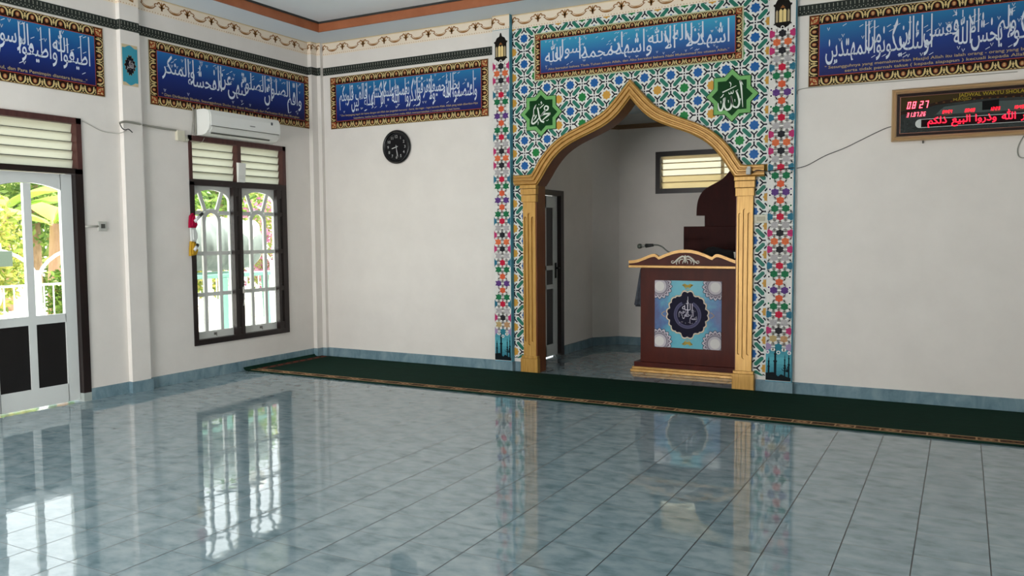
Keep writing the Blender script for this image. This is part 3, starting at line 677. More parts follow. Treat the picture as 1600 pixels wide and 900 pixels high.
def banner(mapw, a0, a1, b0, b1, text, caps, label, top='#1f6f9e', mid='#15347c', bot='#0c1154', per=.118, tiers=2, seed=1, ta=None, tb=None, bw=.088, overlap=.30, pale=False):
    loc = Vector(mapw((a0+a1)/2, b0, 0)); t = empty('calligraphy_banner', loc, label, 'banner', 'calligraphy banners along the walls')
    mb = MB(); mb.prism([(a0, b0), (a1, b0), (a1, b1), (a0, b1)], mapw, 0, .006); mb.build('backing', vinyl('#8a8468' if not pale else '#b9bf9c'), t)
    pr = Print(mapw, .006); e = .004 if not pale else .012
    A0, A1, B0, B1 = a0+e, a1-e, b0+e, b1-e
    pr.rect(A0, A1, B0, B1, '#18110c', 1)
    for (x0, x1, y0, y1) in ((A0, A1, B0, B0+.004), (A0, A1, B1-.004, B1), (A0, A0+.004, B0, B1), (A1-.004, A1, B0, B1)): pr.rect(x0, x1, y0, y1, '#7a4a22', 2)
    h = bw-e-.008; q = bw-e
    def run(length, f):
        n = max(1, round(length/per)); w_ = length/n
        for i in range(n): motif(pr, lambda s, t_, c=(i+.5)*w_: f(c+s, t_), w_, h)
    run(A1-A0-2*q, lambda s, t_: (A0+q+s, B0+t_)); run(A1-A0-2*q, lambda s, t_: (A0+q+s, B1-t_))
    run(B1-B0-2*q, lambda s, t_: (A0+t_, B0+q+s)); run(B1-B0-2*q, lambda s, t_: (A1-t_, B0+q+s))
    for cx, cz, sx, sz in ((A0, B0, 1, 1), (A1, B0, -1, 1), (A0, B1, 1, -1), (A1, B1, -1, -1)):
        G = lambda x, y: (cx+sx*x*q, cz+sz*y*q)
        pr.poly([G(.1, .1), G(.9, .1), G(.9, .9), G(.1, .9)], '#8a3a22', 2)
        pr.poly([G(.14, .14), G(.5, .2), G(.3, .42)], '#cbb47a', 3); pr.poly([G(.34, .8), G(.44, .48), G(.82, .34), G(.66, .66)], '#cbb47a', 3); pr.poly([G(.4, .72), G(.5, .54), G(.7, .46), G(.6, .6)], '#8a3a22', 4)
        pr.poly([G(.14, .86), G(.2, .5), G(.3, .8)], '#cbb47a', 3); pr.poly([G(.86, .14), G(.5, .2), G(.8, .28)], '#cbb47a', 3)
    for (x0, x1, y0, y1) in ((A0+q-.006, A1-q+.006, B0+q-.006, B0+q), (A0+q-.006, A1-q+.006, B1-q, B1-q+.006), (A0+q-.006, A0+q, B0+q, B1-q), (A1-q, A1-q+.006, B0+q, B1-q)): pr.rect(x0, x1, y0, y1, '#a04632', 3)
    pr.build('ornate_border', t)
    mb = MB(); mb.prism([(a0+bw, b0+bw), (a1-bw, b0+bw), (a1-bw, b1-bw), (a0+bw, b1-bw)], mapw, .006, .0085); mb.build('blue_panel', grad_mat('printed_blue', top, bot, mid), t)
    pr = Print(mapw, .0085); Hh = b1-b0-2*bw
    ta = ta or (a0+bw+.05, a1-bw-.05); nb = len(caps)
    tb = tb or (b0+bw+(.050 if nb < 2 else .085), b1-bw-.015)
    calligraphy(pr, text, ta[0], ta[1], tb[0], tb[1], '#ccd4e0', 1, tiers, seed, overlap, t)
    for (s_, x0, x1, y, hh) in caps:
        pr = Print(mapw, .0085); put_text(pr, s_, x0, x1, y, hh, '#ae9a70', 1, .008); pr.build('caption_line', t)
LW, FW = LEFT(.0015), FRONT(-.0015)
banner(FW, .219, 2.347, 2.677, 3.272, 'واعتصموا بحبل الله جميعا ولا تفرقوا واذكروا نعمت الله عليكم اذ كنتم اعداء فالف بين قلوبكم',
       [('" Dan berpegang teguh lah kamu dengan tali Allah dan janganlah bercerai - berai, dan ingat - ingat karunia Allah, Allah yang telah diberikan-Nya', .36, 2.22, 2.815, .030), ('kepadamu, ketika kamu sedang bermusuhan maka Allah mempersatukan ( menjinakkan ) hati kamu.', .56, 2.0, 2.775, .030)],
       'blue calligraphy banner in gilt border above the round wall clock', seed=3, overlap=.28)
banner(LW, -2.308, -.131, 2.684, 3.284, 'واقم الصلوة ان الصلوة تنهى عن الفحشاء والمنكر',
       [('" Dan Dirikanlah Sholat, Sesungguhnya Sholat itu dapat Mencegah dari Perbuatan Keji dan Mungkar.', -2.18, -.30, 2.783, .036)],
       'blue calligraphy banner partly behind the white air conditioner', top='#1c64a0', mid='#102a70', bot='#0a0d44', seed=5, overlap=.2)
banner(LW, -4.42, -2.781, 2.684, 3.284, 'اطيعوا الله واطيعوا الرسول واولي الامر منكم',
       [('" Taatilah Allah dan taatilah Rosul, dan Para Pemimpin diantara kamu..."', -4.30, -2.95, 2.785, .038)],
       'blue calligraphy banner in gilt border above the garden door', top='#1c6a9e', mid='#123078', bot='#0a0d48', seed=8, overlap=.26, ta=(-4.22, -2.915))
banner(FRONT(-.0025), 2.886, 4.986, 2.984, 3.460, 'اشهد ان لا اله الا الله واشهد ان محمدا رسول الله',
       [('" Aku bersaksi bahwa Tiada Tuhan selain Allah, dan Aku bersaksi bahwa Nabi Muhammad itu utusan Allah."', 3.02, 4.86, 3.082, .030)],
       'blue calligraphy banner on the mosaic above the arch tip', top='#3399ba', mid='#20619e', bot='#1b2468', seed=11, bw=.075, per=.095, overlap=.2, pale=True)
banner(FW, 5.545, 8.95, 2.690, 3.297, 'انما يعمر مساجد الله من امن بالله واليوم الاخر واقام الصلوة واتى الزكوة ولم يخش الا الله فعسى اولئك ان يكونوا من المهتدين',
       [('" Sesungguhnya yang memakmurkan Masjid Allah itu ialah orang - orang yang beriman kepada Allah dan hari Kiamat, Dan yang mendirikan Sholat dan menunaikan Zakat', 5.68, 8.8, 2.832, .034), ('serta tidak pernah takut ( kepada siapapun ) kecuali kepada Allah, maka senantiasa mereka itulah orang - orang yang mendapat petunjuk.', 5.84, 8.6, 2.792, .034)],
       'long blue calligraphy banner above the red digital clock', seed=14, overlap=.26)

# green eight-pointed medallions
def medallion(cx, cz, r, label, strokes):
    t = empty('star_medallion', (cx, 0, cz-r), label, 'wall medallion', 'green star medallions on the mosaic')
    F_ = FRONT(-.0022)
    def st8(k): return star(cx, cz, r*k, r*k*.765, 8) 
    def sq8(k):
        o = []
        for i in range(16):
            t_ = math.pi/2+math.pi*i/8; rr = r*k if i % 2 == 0 else r*k*.765
            o.append((cx+rr*math.cos(t_), cz+rr*math.sin(t_)))
        return o
    mb = MB(); mb.prism(sq8(1), F_, 0, .006); mb.build('outline', vinyl('#10240f'), t)
    mb = MB(); mb.prism(sq8(.965), F_, .006, .008); mb.build('light_green_rim', vinyl('#72ab66'), t)
    mb = MB(); mb.prism(sq8(.76), F_, .008, .0095); mb.build('dark_green_field', vinyl('#0d3a18'), t)
    pr = Print(F_, .0095); 
    for pts, wd in strokes: pr.stroke([(cx+x*r, cz+y*r) for x, y in pts], [v*r for v in wd], '#dfe5da', 1, 8)
    pr.build('white_lettering', t)
def px(pts, cx, cy, k): return [((x-cx)/k, (cy-y)/k) for x, y in pts]
A = lambda pts, wd, cx=490, cy=447, k=370: (px(pts, cx, cy, k), [v/k for v in wd])
medallion(4.889, 2.677, .2415, 'green star medallion with white lettering right of the arch tip', [
    A([(600, 255), (615, 340), (625, 440), (640, 620)], [26, 24, 18, 6]), A([(600, 258), (622, 285), (640, 320)], [20, 14, 4]),
    A([(545, 388), (575, 465), (592, 555), (568, 612), (525, 610), (497, 575), (476, 455)], [20, 24, 26, 26, 22, 20, 14]),
    A([(476, 455), (490, 555), (470, 622), (430, 642), (398, 618), (386, 555), (400, 470)], [18, 26, 28, 28, 22, 18, 12]),
    A([(400, 470), (375, 530), (366, 600), (343, 645), (316, 635), (302, 590), (298, 540)], [12, 18, 22, 26, 24, 16, 6]),
    A([(400, 470), (372, 490), (372, 540)], [10, 12, 8]), A([(358, 398), (450, 362), (548, 322)], [18, 12, 8]), A([(455, 265), (474, 292), (468, 335)], [16, 12, 4]),
    A([(446, 405), (455, 428), (474, 420), (478, 398), (488, 425), (506, 412), (506, 378)], [10, 12, 12, 10, 12, 12, 6]), A([(328, 472), (352, 455), (375, 425)], [5, 12, 14]),
    A([(536, 395), (548, 405), (560, 385), (575, 380)], [8, 10, 8, 6]), A([(440, 510), (444, 545)], [10, 6]), A([(530, 505), (532, 540)], [10, 6]), A([(336, 515), (340, 550)], [10, 6]), A([(608, 500), (606, 530)], [10, 6])])
B = lambda pts, wd: A(pts, wd, 357, 470, 368)
medallion(2.962, 2.661, .2405, 'green star medallion with white lettering left of the arch tip', [
    B([(345, 510), (385, 490), (430, 440), (415, 400), (440, 368), (480, 385), (472, 425), (425, 440), (385, 480), (345, 520)], [14, 18, 22, 18, 22, 24, 24, 18, 18, 12]),
    B([(350, 510), (430, 488), (520, 488)], [18, 24, 26]), B([(515, 492), (450, 535), (385, 580)], [26, 22, 14]),
    B([(300, 380), (312, 440), (330, 530), (360, 590), (412, 612)], [22, 22, 24, 26, 30]),
    B([(318, 545), (280, 590), (230, 622), (200, 610), (205, 560), (228, 480), (235, 400), (262, 350)], [14, 22, 28, 26, 18, 12, 10, 12]),
    B([(338, 395), (372, 370), (410, 340)], [10, 14, 8]), B([(370, 292), (360, 310), (378, 318), (355, 340)], [12, 16, 10, 4]), B([(225, 575), (250, 545), (275, 500)], [6, 12, 10]), B([(245, 560), (270, 530), (285, 490)], [6, 10, 8]),
    B([(250, 400), (265, 350), (280, 335)], [8, 12, 6]), B([(445, 590), (470, 592), (490, 572)], [6, 10, 4]), B([(310, 600), (306, 650)], [14, 4]), B([(225, 495), (245, 510), (250, 480)], [8, 10, 8]), B([(320, 330), (332, 342)], [12, 6])])

# ------------------------------------------------------------------ printed wall bands
def band_print(pr, f, length, z0, z1):
    pr.poly([f(0, z0), f(length, z0), f(length, z1), f(0, z1)], '#2b2f2c', 1)
    n = max(1, round(length/.034)); s = length/n; H = z1-z0; c = '#8d9084'
    for i in range(n):
        x = (i+.5)*s
        pr.poly([f(x-.003, z0+H*.55), f(x+.003, z0+H*.55), f(x+.003, z0+H*.86), f(x-.003, z0+H*.86)], c, 2)
        if i % 2: pr.poly([f(x-.010, z0+H*.80), f(x, z0+H*.86), f(x+.0, z0+H*.80)], c, 2)
        pr.poly([f(x-.005, z0+H*.36), f(x, z0+H*.29), f(x+.005, z0+H*.36), f(x, z0+H*.43)], c, 2)
        pr.poly([f(x+s/2-.005, z0+H*.22), f(x+s/2, z0+H*.15), f(x+s/2+.005, z0+H*.22), f(x+s/2, z0+H*.29)], c, 2)
    pr.poly([f(0, z0), f(length, z0), f(length, z0+H*.06), f(0, z0+H*.06)], '#70746a', 2); pr.poly([f(0, z1-H*.05), f(length, z1-H*.05), f(length, z1), f(0, z1)], '#4c514a', 2)
def flower_print(pr, f, length, z0, z1, off=0.0):
    H = z1-z0; C = '#94683a'; C2 = '#b88e5e'
    pr.poly([f(0, z0), f(length, z0), f(length, z1), f(0, z1)], '#e8dac6', 1)
    pr.poly([f(0, z1-H*.10), f(length, z1-H*.10), f(length, z1), f(0, z1)], '#dccaa8', 2)
    pr.poly([f(0, z1-H*.03), f(length, z1-H*.03), f(length, z1), f(0, z1)], '#b99b6b', 3)
    per = .298; x = -per+off
    while x < length+per:
        def S(pts, w_, c=C, L=3):
            q = [(x+a*per, z0+b*H) for a, b in pts]
            if all(0 <= p[0] <= length for p in q): pr2 = [f(*p) for p in spline(q, 4)]; pr.stroke(pr2, [v*1.55 for v in w_], c, L, smooth=False)
        for sg in (-1, 1):
            S([(0, .40), (sg*.03, .62), (sg*.09, .80), (sg*.15, .74), (sg*.13, .66)], [.004, .009, .009, .007, .003])
            S([(0, .42), (sg*.06, .52), (sg*.12, .56)], [.008, .010, .003])
            S([(sg*.13, .66), (sg*.20, .70), (sg*.27, .62), (sg*.25, .52), (sg*.20, .54)], [.003, .006, .007, .006, .003])
            S([(sg*.22, .55), (sg*.32, .38), (sg*.42, .32), (sg*.5, .31)], [.004, .007, .010, .012])
            S([(sg*.30, .52), (sg*.40, .42), (sg*.5, .40)], [.003, .004, .004], C2)
        S([(0, .28), (0, .55), (0, .86)], [.004, .012, .003]); S([(-.03, .30), (0, .42), (.03, .30)], [.003, .008, .003])
        for k in range(10):
            a = x+(k+.5)*per/10
            if 0 < a-.005 and a+.005 < length: pr.poly([f(a-.005, z0+H*.09), f(a, z0+H*.05), f(a+.005, z0+H*.09), f(a, z0+H*.14)], C2, 3)
        x += per
BZ0, BZ1 = 3.303, 3.394; CZ0, CZ1 = 3.535, H1
pr = Print(lambda a, b, h: (a, b, h))   # generic: points come in as 3-D through helpers below
class Print3(Print):
    "same, but points arrive as (surface point, outward normal)"
    def __init__(s): super().__init__(None); s.map = None
def run_band(name, fn, segs, kindtag=True):
    "segs: list of (map(a,b,h), a0, a1) walked in order around the projections, ONE object"
    allmb = MB(); cols = []
    for mp, a0, a1 in segs:
        p = Print(mp, .0008); p.cols = cols
        sg = 1 if a1 > a0 else -1
        fn(p, lambda s, z, a0=a0, sg=sg: (a0+sg*s, z), abs(a1-a0))
        allmb.add(p.mb.v, p.mb.f); k = len(p.mb.f); allmb.m[-k:] = p.mb.m
    allmb.build(name, [vinyl(c) for c in cols], kind='structure')
SIDE_Y = lambda y: (lambda a, b, h: (a, y-h, b))     # faces looking towards the room's rear (-y)
dark = lambda p, f, L: band_print(p, f, L, BZ0, BZ1)
flow = lambda p, f, L: flower_print(p, f, L, CZ0, CZ1)
leftsegs = [(LEFT(0), -6.5, -2.638), (SIDE_Y(-2.638), 0, .05), (LEFT(.05), -2.638, -2.44), (LEFT(0), -2.44, -.14), (SIDE_Y(-.14), 0, .055), (LEFT(.055), -.14, -.045)]
run_band('trim_8', dark, leftsegs); run_band('trim_9', flow, leftsegs)
run_band('trim_10', dark, [(SIDE_Y(-.045), .055, .11), (FRONT(0), .11, PL0)])
run_band('trim_11', dark, [(FRONT(0), PR1+.004, RX)])
run_band('trim_12', flow, [(SIDE_Y(-.045), .055, .11), (FRONT(0), .11, PL0), (FRONT(-PD), PL0, PL1), (FRONT(-.001), PL1, PR0), (FRONT(-PD), PR0, PR1), (FRONT(0), PR1, RX)])

# small teal plaque on the left pilaster
t = empty('calligraphy_plaque', (.05, -2.545, 2.80), 'small teal plaque with black rosette on the white pilaster', 'wall plaque')
mp = LEFT(.05); a0, a1, b0, b1 = -2.628, -2.470, 2.812, 3.180
mb = MB(); mb.prism([(a0, b0), (a1, b0), (a1, b1), (a0, b1)], mp, 0, .004); mb.build('backing', vinyl('#c4b390'), t)
pr = Print(mp, .004); ac, bc = (a0+a1)/2, (b0+b1)/2
pr.poly([(a0, b0+.03), (ac-.05, b0+.03), (ac-.02, b0+.012), (ac, b0+.004), (ac+.02, b0+.012), (ac+.05, b0+.03), (a1, b0+.03), (a1, b1-.03), (ac+.05, b1-.03), (ac+.02, b1-.012), (ac, b1-.004), (ac-.02, b1-.012), (ac-.05, b1-.03), (a0, b1-.03)], '#3f93a8', 1)
def rosette(cx, cz, rx, rz, n=14, k=.10): return [(cx+rx*(1+k*math.cos(n*t_))*math.cos(t_)*(1-.12*abs(math.sin(2*t_))), cz+rz*(1+k*math.cos(n*t_))*math.sin(t_)*(1-.12*abs(math.sin(2*t_)))) for t_ in [2*math.pi*i/112 for i in range(112)]]
pr.poly(rosette(ac, bc, .058, .092), '#8a7a50', 2); pr.poly(rosette(ac, bc, .054, .087), '#16131a', 3); pr.build('rosette', t)
pr = Print(mp, .0056); calligraphy(pr, 'الله اكبر', ac-.036, ac+.036, bc-.04, bc+.045, '#cfc8c8', 1, 1, 2, .1); pr.build('lettering', t)

# ------------------------------------------------------------------ wall clock
cc = Vector((1.166, 0, 2.42)); t = empty('wall_clock', cc, 'round black wall clock under the left front banner', 'clock')
CF = lambda a, b, h: (cc.x+a, cc.y-h, cc.z+b); r = .187
mb = MB(); mb.lathe([(r*.96, 0), (r, .012), (r, .03), (r*.95, .042), (r*.86, .044), (r*.80, .020)], CF, 48, cap=False); mb.build('case', mat('#0d0c0d', .25), t)
mb = MB(); mb.lathe([(r*.82, .02), (r*.82, .024)], CF, 48); mb.build('dial', mat('#161517', .4, 0, .15), t)
pr = Print(CF, .0245)
for k in range(1, 13):
    t_ = math.pi/2-k*math.pi/6; V, F = text2d(str(k), .01); x0, x1 = min(v[0] for v in V), max(v[0] for v in V); y0, y1 = min(v[1] for v in V), max(v[1] for v in V); s_ = .044
    pr.mesh2([(.115*math.cos(t_)+(v[0]-(x0+x1)/2)*s_, .115*math.sin(t_)+(v[1]-(y0+y1)/2)*s_) for v in V], F, '#b4b4b2', 1)
for k in range(60): t_ = k*math.pi/30; pr.stroke([(.142*math.cos(t_), .142*math.sin(t_)), (.147*math.cos(t_), .147*math.sin(t_))], .0018, '#77777a', 1, smooth=False)
pr.build('numerals', t)
def hand(nm, ang, L, w_, h, col):
    mb = MB(); d = Vector((math.sin(ang), math.cos(ang))); n = Vector((d.y, -d.x))
    P = [(-d*.02+n*w_*.5), (d*L*.8+n*w_*.6), (d*L), (d*L*.8-n*w_*.6), (-d*.02-n*w_*.5)]
    mb.prism([tuple(p) for p in P], CF, h, h+.0012); mb.build(nm, mat(col, .4), t)
hand('hour_hand', R(30*8+14), .07, .008, .027, '#c4c4c2'); hand('minute_hand', R(172), .118, .0065, .029, '#c4c4c2'); hand('second_hand', R(165), .12, .002, .031, '#a8a8a8')
mb = MB(); mb.lathe([(.007, .024), (.007, .033)], CF, 12); mb.build('hub', mat('#b4b4b2', .3, .5), t)

# ------------------------------------------------------------------ digital prayer-time clock
lx0, lx1, lz0, lz1 = 6.213, 7.62, 2.178, 2.602
t = empty('digital_clock', ((lx0+lx1)/2, 0, lz0), 'gilt-framed digital prayer clock with red numerals under the right banner', 'digital clock')
mb = MB()
def ringbox(e0, e1, d0, d1, mi=0):
    P = [(lx0+e0, lz0+e0), (lx1-e0, lz0+e0), (lx1-e0, lz1-e0), (lx0+e0, lz1-e0)]; Q = [(lx0+e1, lz0+e1), (lx1-e1, lz0+e1), (lx1-e1, lz1-e1), (lx0+e1, lz1-e1)]
    for i in range(4):
        j = (i+1) % 4; mb.add([(P[i][0], -d0, P[i][1]), (P[j][0], -d0, P[j][1]), (Q[j][0], -d1, Q[j][1]), (Q[i][0], -d1, Q[i][1])], [(0, 1, 2, 3)], mi)
ringbox(0, 0, 0, .05); ringbox(0, .010, .05, .062); ringbox(.010, .018, .062, .056); ringbox(.018, .026, .056, .066); ringbox(.026, .038, .066, .055); ringbox(.038, .040, .055, .045)
mb.build('frame', mat('#c2a37c', .3, .35), t)
mb = MB(); ringbox(.040, .062, .045, .036); mb.build('inner_frame', mat('#24100c', .3), t)
mb = MB(); ringbox(.062, .066, .036, .0365); mb.build('gilt_line', mat('#8a5a48', .4, .4), t)
mb = MB(); mb.box(lx0+.064, lx1-.064, -.035, 0, lz0+.064, lz1-.064); mb.build('screen', mat('#17201f', .12, 0, .6), t)
FL = FRONT(-.035); sx0, sx1, sz0, sz1 = lx0+.066, lx1-.066, lz0+.066, lz1-.066; SWd, SHt = sx1-sx0, sz1-sz0
q = lambda u, v: (sx0+u*SWd, sz0+v*SHt)
pr = Print(FL)   # the printed scene behind the digits: a domed hall with arcades
pr.poly([q(0, .62), q(.25, .84), q(.45, .88), q(.72, .86), q(1, .66), q(1, 1), q(0, 1)], '#3c3018', 1)
pr.poly([q(0, .5), q(.2, .72), q(.45, .80), q(.72, .78), q(1, .60), q(1, .66), q(.72, .86), q(.45, .88), q(.25, .84), q(0, .60)], '#2a1c14', 2)
pr.poly([q(.2, .46), q(.25, .66), q(.45, .72), q(.68, .70), q(.78, .50), q(.7, .44)], '#4c5654', 2); pr.poly([q(.46, .50), q(.46, .74), q(.55, .76), q(.55, .50)], '#0c0d0e', 3)
rn = random.Random(4)
for i in range(260):
    u, v = rn.random()*.98, rn.random()*.36; pr.poly([q(u, v), q(u+.008, v+.004), q(u+.009, v+.014), q(u+.001, v+.01)], rn.choice(['#34403e', '#26302e', '#45524f', '#1c2624']), 2)
for i in range(14): u = .2+i*.042; pr.poly([q(u, .76+.03*math.sin(i/13*3.14)), q(u+.012, .76+.03*math.sin(i/13*3.14)), q(u+.012, .80+.03*math.sin(i/13*3.14)), q(u, .80+.03*math.sin(i/13*3.14))], '#57381f', 3)
pr.build('screen_picture', t)
LED = glow('#ff1030', 3.2); LEDw = glow('#ff5468', 4.5)
def seg_digits(pr, s, x, z, w_, h, th, colr, slant=.18, gap=.45):
    SEG = {'0': 'abcdef', '1': 'bc', '2': 'abged', '3': 'abgcd', '4': 'fgbc', '5': 'afgcd', '6': 'afgedc', '7': 'abc', '8': 'abcdefg', '9': 'abfgcd'}
    for ch in s:
        if ch in '. :': 
            if ch == '.': pr.rect(x+w_*.05, x+w_*.05+th, z, z+th, colr, 5)
            if ch == ':':
                for k in (.25, .65): pr.rect(x+w_*.1, x+w_*.1+th, z+h*k, z+h*k+th, colr, 5)
            x += w_*(.45 if ch != ' ' else .6); continue
        G = lambda a, b: (x+a+b*slant, z+b)
        L = {'a': (0, h-th, w_, h), 'g': (0, h/2-th/2, w_, h/2+th/2), 'd': (0, 0, w_, th), 'f': (0, h/2, th, h), 'e': (0, 0, th, h/2), 'b': (w_-th, h/2, w_, h), 'c': (w_-th, 0, w_, h/2)}
        for k in SEG[ch]: a0, b0, a1, b1 = L[k]; e = th*.12; pr.poly([G(a0+e, b0+e), G(a1-e, b0+e), G(a1-e, b1-e), G(a0+e, b1-e)], colr, 5)
        x += w_*(1+gap)
    return x
for s, u, v, w_, h, th in [('08 27', .035, .665, .026, .058, .0085), ('31.07.26', .035, .44, .015, .036, .0055)]:
    pr = Print(FL); seg_digits(pr, s, *q(u, v), w_, h, th, LEDw); pr.build('red_numerals', t)
for s, u in (('04:54', .24), ('05:59', .365), ('12:23', .50), ('15:45', .625), ('18:27', .752), ('19:31', .878)):
    pr = Print(FL); x, z = q(u, .475); seg_digits(pr, s, x, z, .0125, .026, .0042, LED, gap=.35); pr.rect(x+.005, x+.07, z-.012, z-.007, '#7a4a30', 4); pr.build('prayer_time', t)
pr = Print(FL); u0, u1 = .115, .875; x0, z0 = q(u0, .12); x1, z1_ = q(u1, .36); rr = (z1_-z0)/2
out = [(x0+rr*math.cos(a), z0+rr+rr*math.sin(a)) for a in [math.pi/2+math.pi*i/12 for i in range(13)]]+[(x1+rr*math.cos(a), z0+rr+rr*math.sin(a)) for a in [-math.pi/2+math.pi*i/12 for i in range(13)]]
pr.poly(out, '#c4c8c4', 4); pr.rect(x0+.008, x1-.01, z0+.004, z1_-.004, '#1c0508', 5)
pr.build('ticker_window', t)
pr = Print(FL); words = 'إلى ذكر الله وذروا البيع ذلكم'.split(); xr = x1-.03
ws = [text2d(shape_word(w_), .012) for w_ in words]; tot = sum(max(v[0] for v in V)-min(v[0] for v in V) for V, F in ws)+.45*len(ws); k = (x1-x0-.05)/tot
for V, F in ws:
    xm, xn = max(v[0] for v in V), min(v[0] for v in V); pr.mesh2([(xr+(v[0]-xm)*k, z0+.028+v[1]*.075) for v in V], F, LED, 6); xr -= (xm-xn+.45)*k
pr.build('ticker_text', t)
pr = Print(FL); x0, z0 = q(.28, .86); put_text(pr, 'JADWAL WAKTU SHOLAT', q(.33, 0)[0], q(.70, 0)[0], q(0, .895)[1], .040, '#a08a2c', 5, .01); put_text(pr, 'MASJID', q(.30, 0)[0], q(.40, 0)[0], q(0, .80)[1], .030, '#8a7a2c', 5, .008); pr.build('yellow_heading', t)
mb = MB()
for x in (6.45, 7.33): mb.box(x-.006, x+.006, -.018, 0, lz0-.022, lz0+.004)
mb.build('mounting_screw', mat('#55504a', .5, .5), t)

def wire(name, pts, r, label, m=M_cable, cat='cable', n=6):
    mb = MB(); mb.tube(spline([tuple(p) for p in pts], n), r, 6); o = centred(mb.build(name, m)); tag(o, label, cat); return o
P = lambda u, v, ax, val: tuple(at(u, v, ax, val))
wire('power_cable', [P(1396, 197, 'y', -.012), P(1380, 202, 'y', -.008), P(1345, 219, 'y', -.006), P(1318, 232, 'y', -.008), P(1290, 243, 'y', -.006), P(1262, 258, 'y', -.008), P(1245, 263, 'y', -.01)], .0032, 'thin dark cable sagging from digital clock to the right printed strip')
wire('speaker_cable', [P(1241, 262, 'y', -.07), P(1225, 264, 'y', -.07), P(1200, 267.5, 'y', -.075), P(1183, 266, 'y', -.085), P(1176, 270, 'y', -.085)], .004, 'black cable crossing the right printed strip to the capital', M_rubber)
wire('banner_cable', [P(1246, 147, 'y', -.008), P(1247, 141, 'y', -.007), P(1262, 137.5, 'y', -.011), P(1300, 134.5, 'y', -.006), P(1400, 127, 'y', -.006), P(1500, 119, 'y', -.006), P(1590, 112, 'y', -.006)], .0025, 'thin cable running along the bottom of the long right banner', M_gcable)
wire('hanging_cable', [P(1600, 212, 'y', -.006), P(1594, 222, 'y', -.006), P(1590, 234, 'y', -.006), P(1593, 245, 'y', -.006), P(1606, 247, 'y', -.006)], .004, 'pale loop of cord below the digital clock at right', M_gcable)
# bracket speaker on the right capital
t = empty('wall_speaker', (5.10, -.07, 1.95), 'small pale bracket hanging on the right column capital', 'bracket')
x, z = fw(1170, 262, -.09); mb = MB(); mb.bevbox(x-.014, x+.016, -.10, -.07, z-.008, z+.012, .003); mb.build('arm', mat('#b5b5ae', .4), t)
mb = MB(); mb.bevbox(x-.020, x+.020, -.115, -.0685, z-.062, z-.006, .005); mb.build('body', mat('#a9aaa4', .4), t)
# plate on mosaic
t = empty('switch_plate', (*fw(1189, 342), 0), 'pale switch plate on the mosaic beside the right column', 'switch'); x, z = fw(1189, 342); t.location = (x, 0, z)
mb = MB(); mb.bevbox(x-.062, x+.058, -.012, 0, z-.038, z+.038, .004); mb.build('plate', M_cream, t)
mb = MB(); mb.bevbox(x-.035, x+.038, -.016, -.012, z-.018, z+.020, .002); mb.build('rocker', mat('#a8a28c', .5), t)

# ------------------------------------------------------------------ air conditioner
y0, y1, z0, z1_ = -1.79, -.825, 2.445, 2.700
t = empty('air_conditioner', (0, (y0+y1)/2, z0), 'white split air conditioner mounted above the window', 'air conditioner')
prof = [(.0125, z1_), (.13, z1_), (.19, z1_-.02), (.205, z1_-.06), (.208, z0+.11), (.19, z0+.055), (.15, z0+.015), (.10, z0), (.0125, z0)]
XZ = lambda a, b, h: (a, h, b)
mb = MB(); mb.prism(prof, XZ, y0, y1); mb.build('body', M_plastic, t)
mb = MB(); mb.prism([(.19, z1_-.012), (.214, z1_-.06), (.217, z0+.10), (.206, z0+.085), (.18, z1_-.05)], XZ, y0+.012, y1-.012); mb.build('front_panel', mat('#e6e6e1', .35), t)
mb = MB(); mb.prism([(.205, z0+.075), (.212, z0+.078), (.175, z0+.028), (.165, z0+.030)], XZ, y0+.03, y1-.03); mb.build('air_flap', mat('#dadad4', .4), t)
mb = MB(); mb.box(.198, .2085, y0+.02, y1-.02, z0+.084, z0+.094); mb.prism([(.158, z0+.018), (.168, z0+.026), (.170, z0+.021), (.160, z0+.012)], XZ, y0+.05, y1-.12); mb.build('air_slot', mat('#55564f', .6), t)
mb = MB(); mb.box(.2155, .219, -1.27, -1.20, z0+.128, z0+.137); mb.build('name_badge', mat('#7d7d7a', .4), t)
mb = MB(); mb.bevbox(.213, .2175, -.97, -.945, z0+.175, z0+.205, .001); mb.build('indicator_window', mat('#4a4c50', .3), t)
mb = MB(); mb.tube(spline([(.02, y0-.04, 2.72), (.02, y0-.035, 2.62), (.02, y0-.05, 2.52), (.02, y0-.055, 2.45)], 6), .006); mb.tube([(.02, y0-.012, 2.70), (.02, y0-.012, 2.45)], .009); mb.build('pipe', mat('#8f8c82', .6), t)

# conduit, junction box, switch, tray
wire('conduit_pipe', [P(187, 192, 'x', .066), P(196, 190, 'x', .066), P(214, 193, 'x', .066), P(223, 195, 'x', .03), P(234, 197, 'x', .016), P(256, 201, 'x', .016), P(276, 204, 'x', .016), P(281, 208, 'x', .016)], .010, 'grey conduit running from the pilaster to the junction box', mat('#8d8b80', .5))
wire('loose_wire', [P(187, 192, 'x', .068), P(190, 199, 'x', .07), P(195, 203, 'x', .075), P(201, 202, 'x', .075), P(207, 207, 'x', .075)], .0045, 'short loose black wire end hanging on the pilaster', M_rubber)
wire('cross_wire', [P(198, 204, 'x', .06), P(188, 208, 'x', .058), P(182, 208.5, 'x', .03), P(160, 205, 'x', .006), P(140, 195, 'x', .006), P(128, 189, 'x', .006)], .003, 'thin pale wire between the door head and the pilaster', mat('#a8a59a', .6))
wire('drop_wire', [P(297, 220, 'x', .022), P(305, 223, 'x', .03), P(315, 222, 'x', .03), P(319.5, 215, 'x', .03)], .0028, 'thin looping wire over the top left corner of the window', M_gcable)
t = empty('junction_box', P(288, 215, 'x', 0), 'small cream junction box beside the top left of the window', 'junction box')
y, z = P(283, 213, 'x', .02)[1:]; mb = MB(); mb.bevbox(0, .035, y-.055, y+.035, z-.045, z+.055, .005); mb.build('box', M_cream, t)
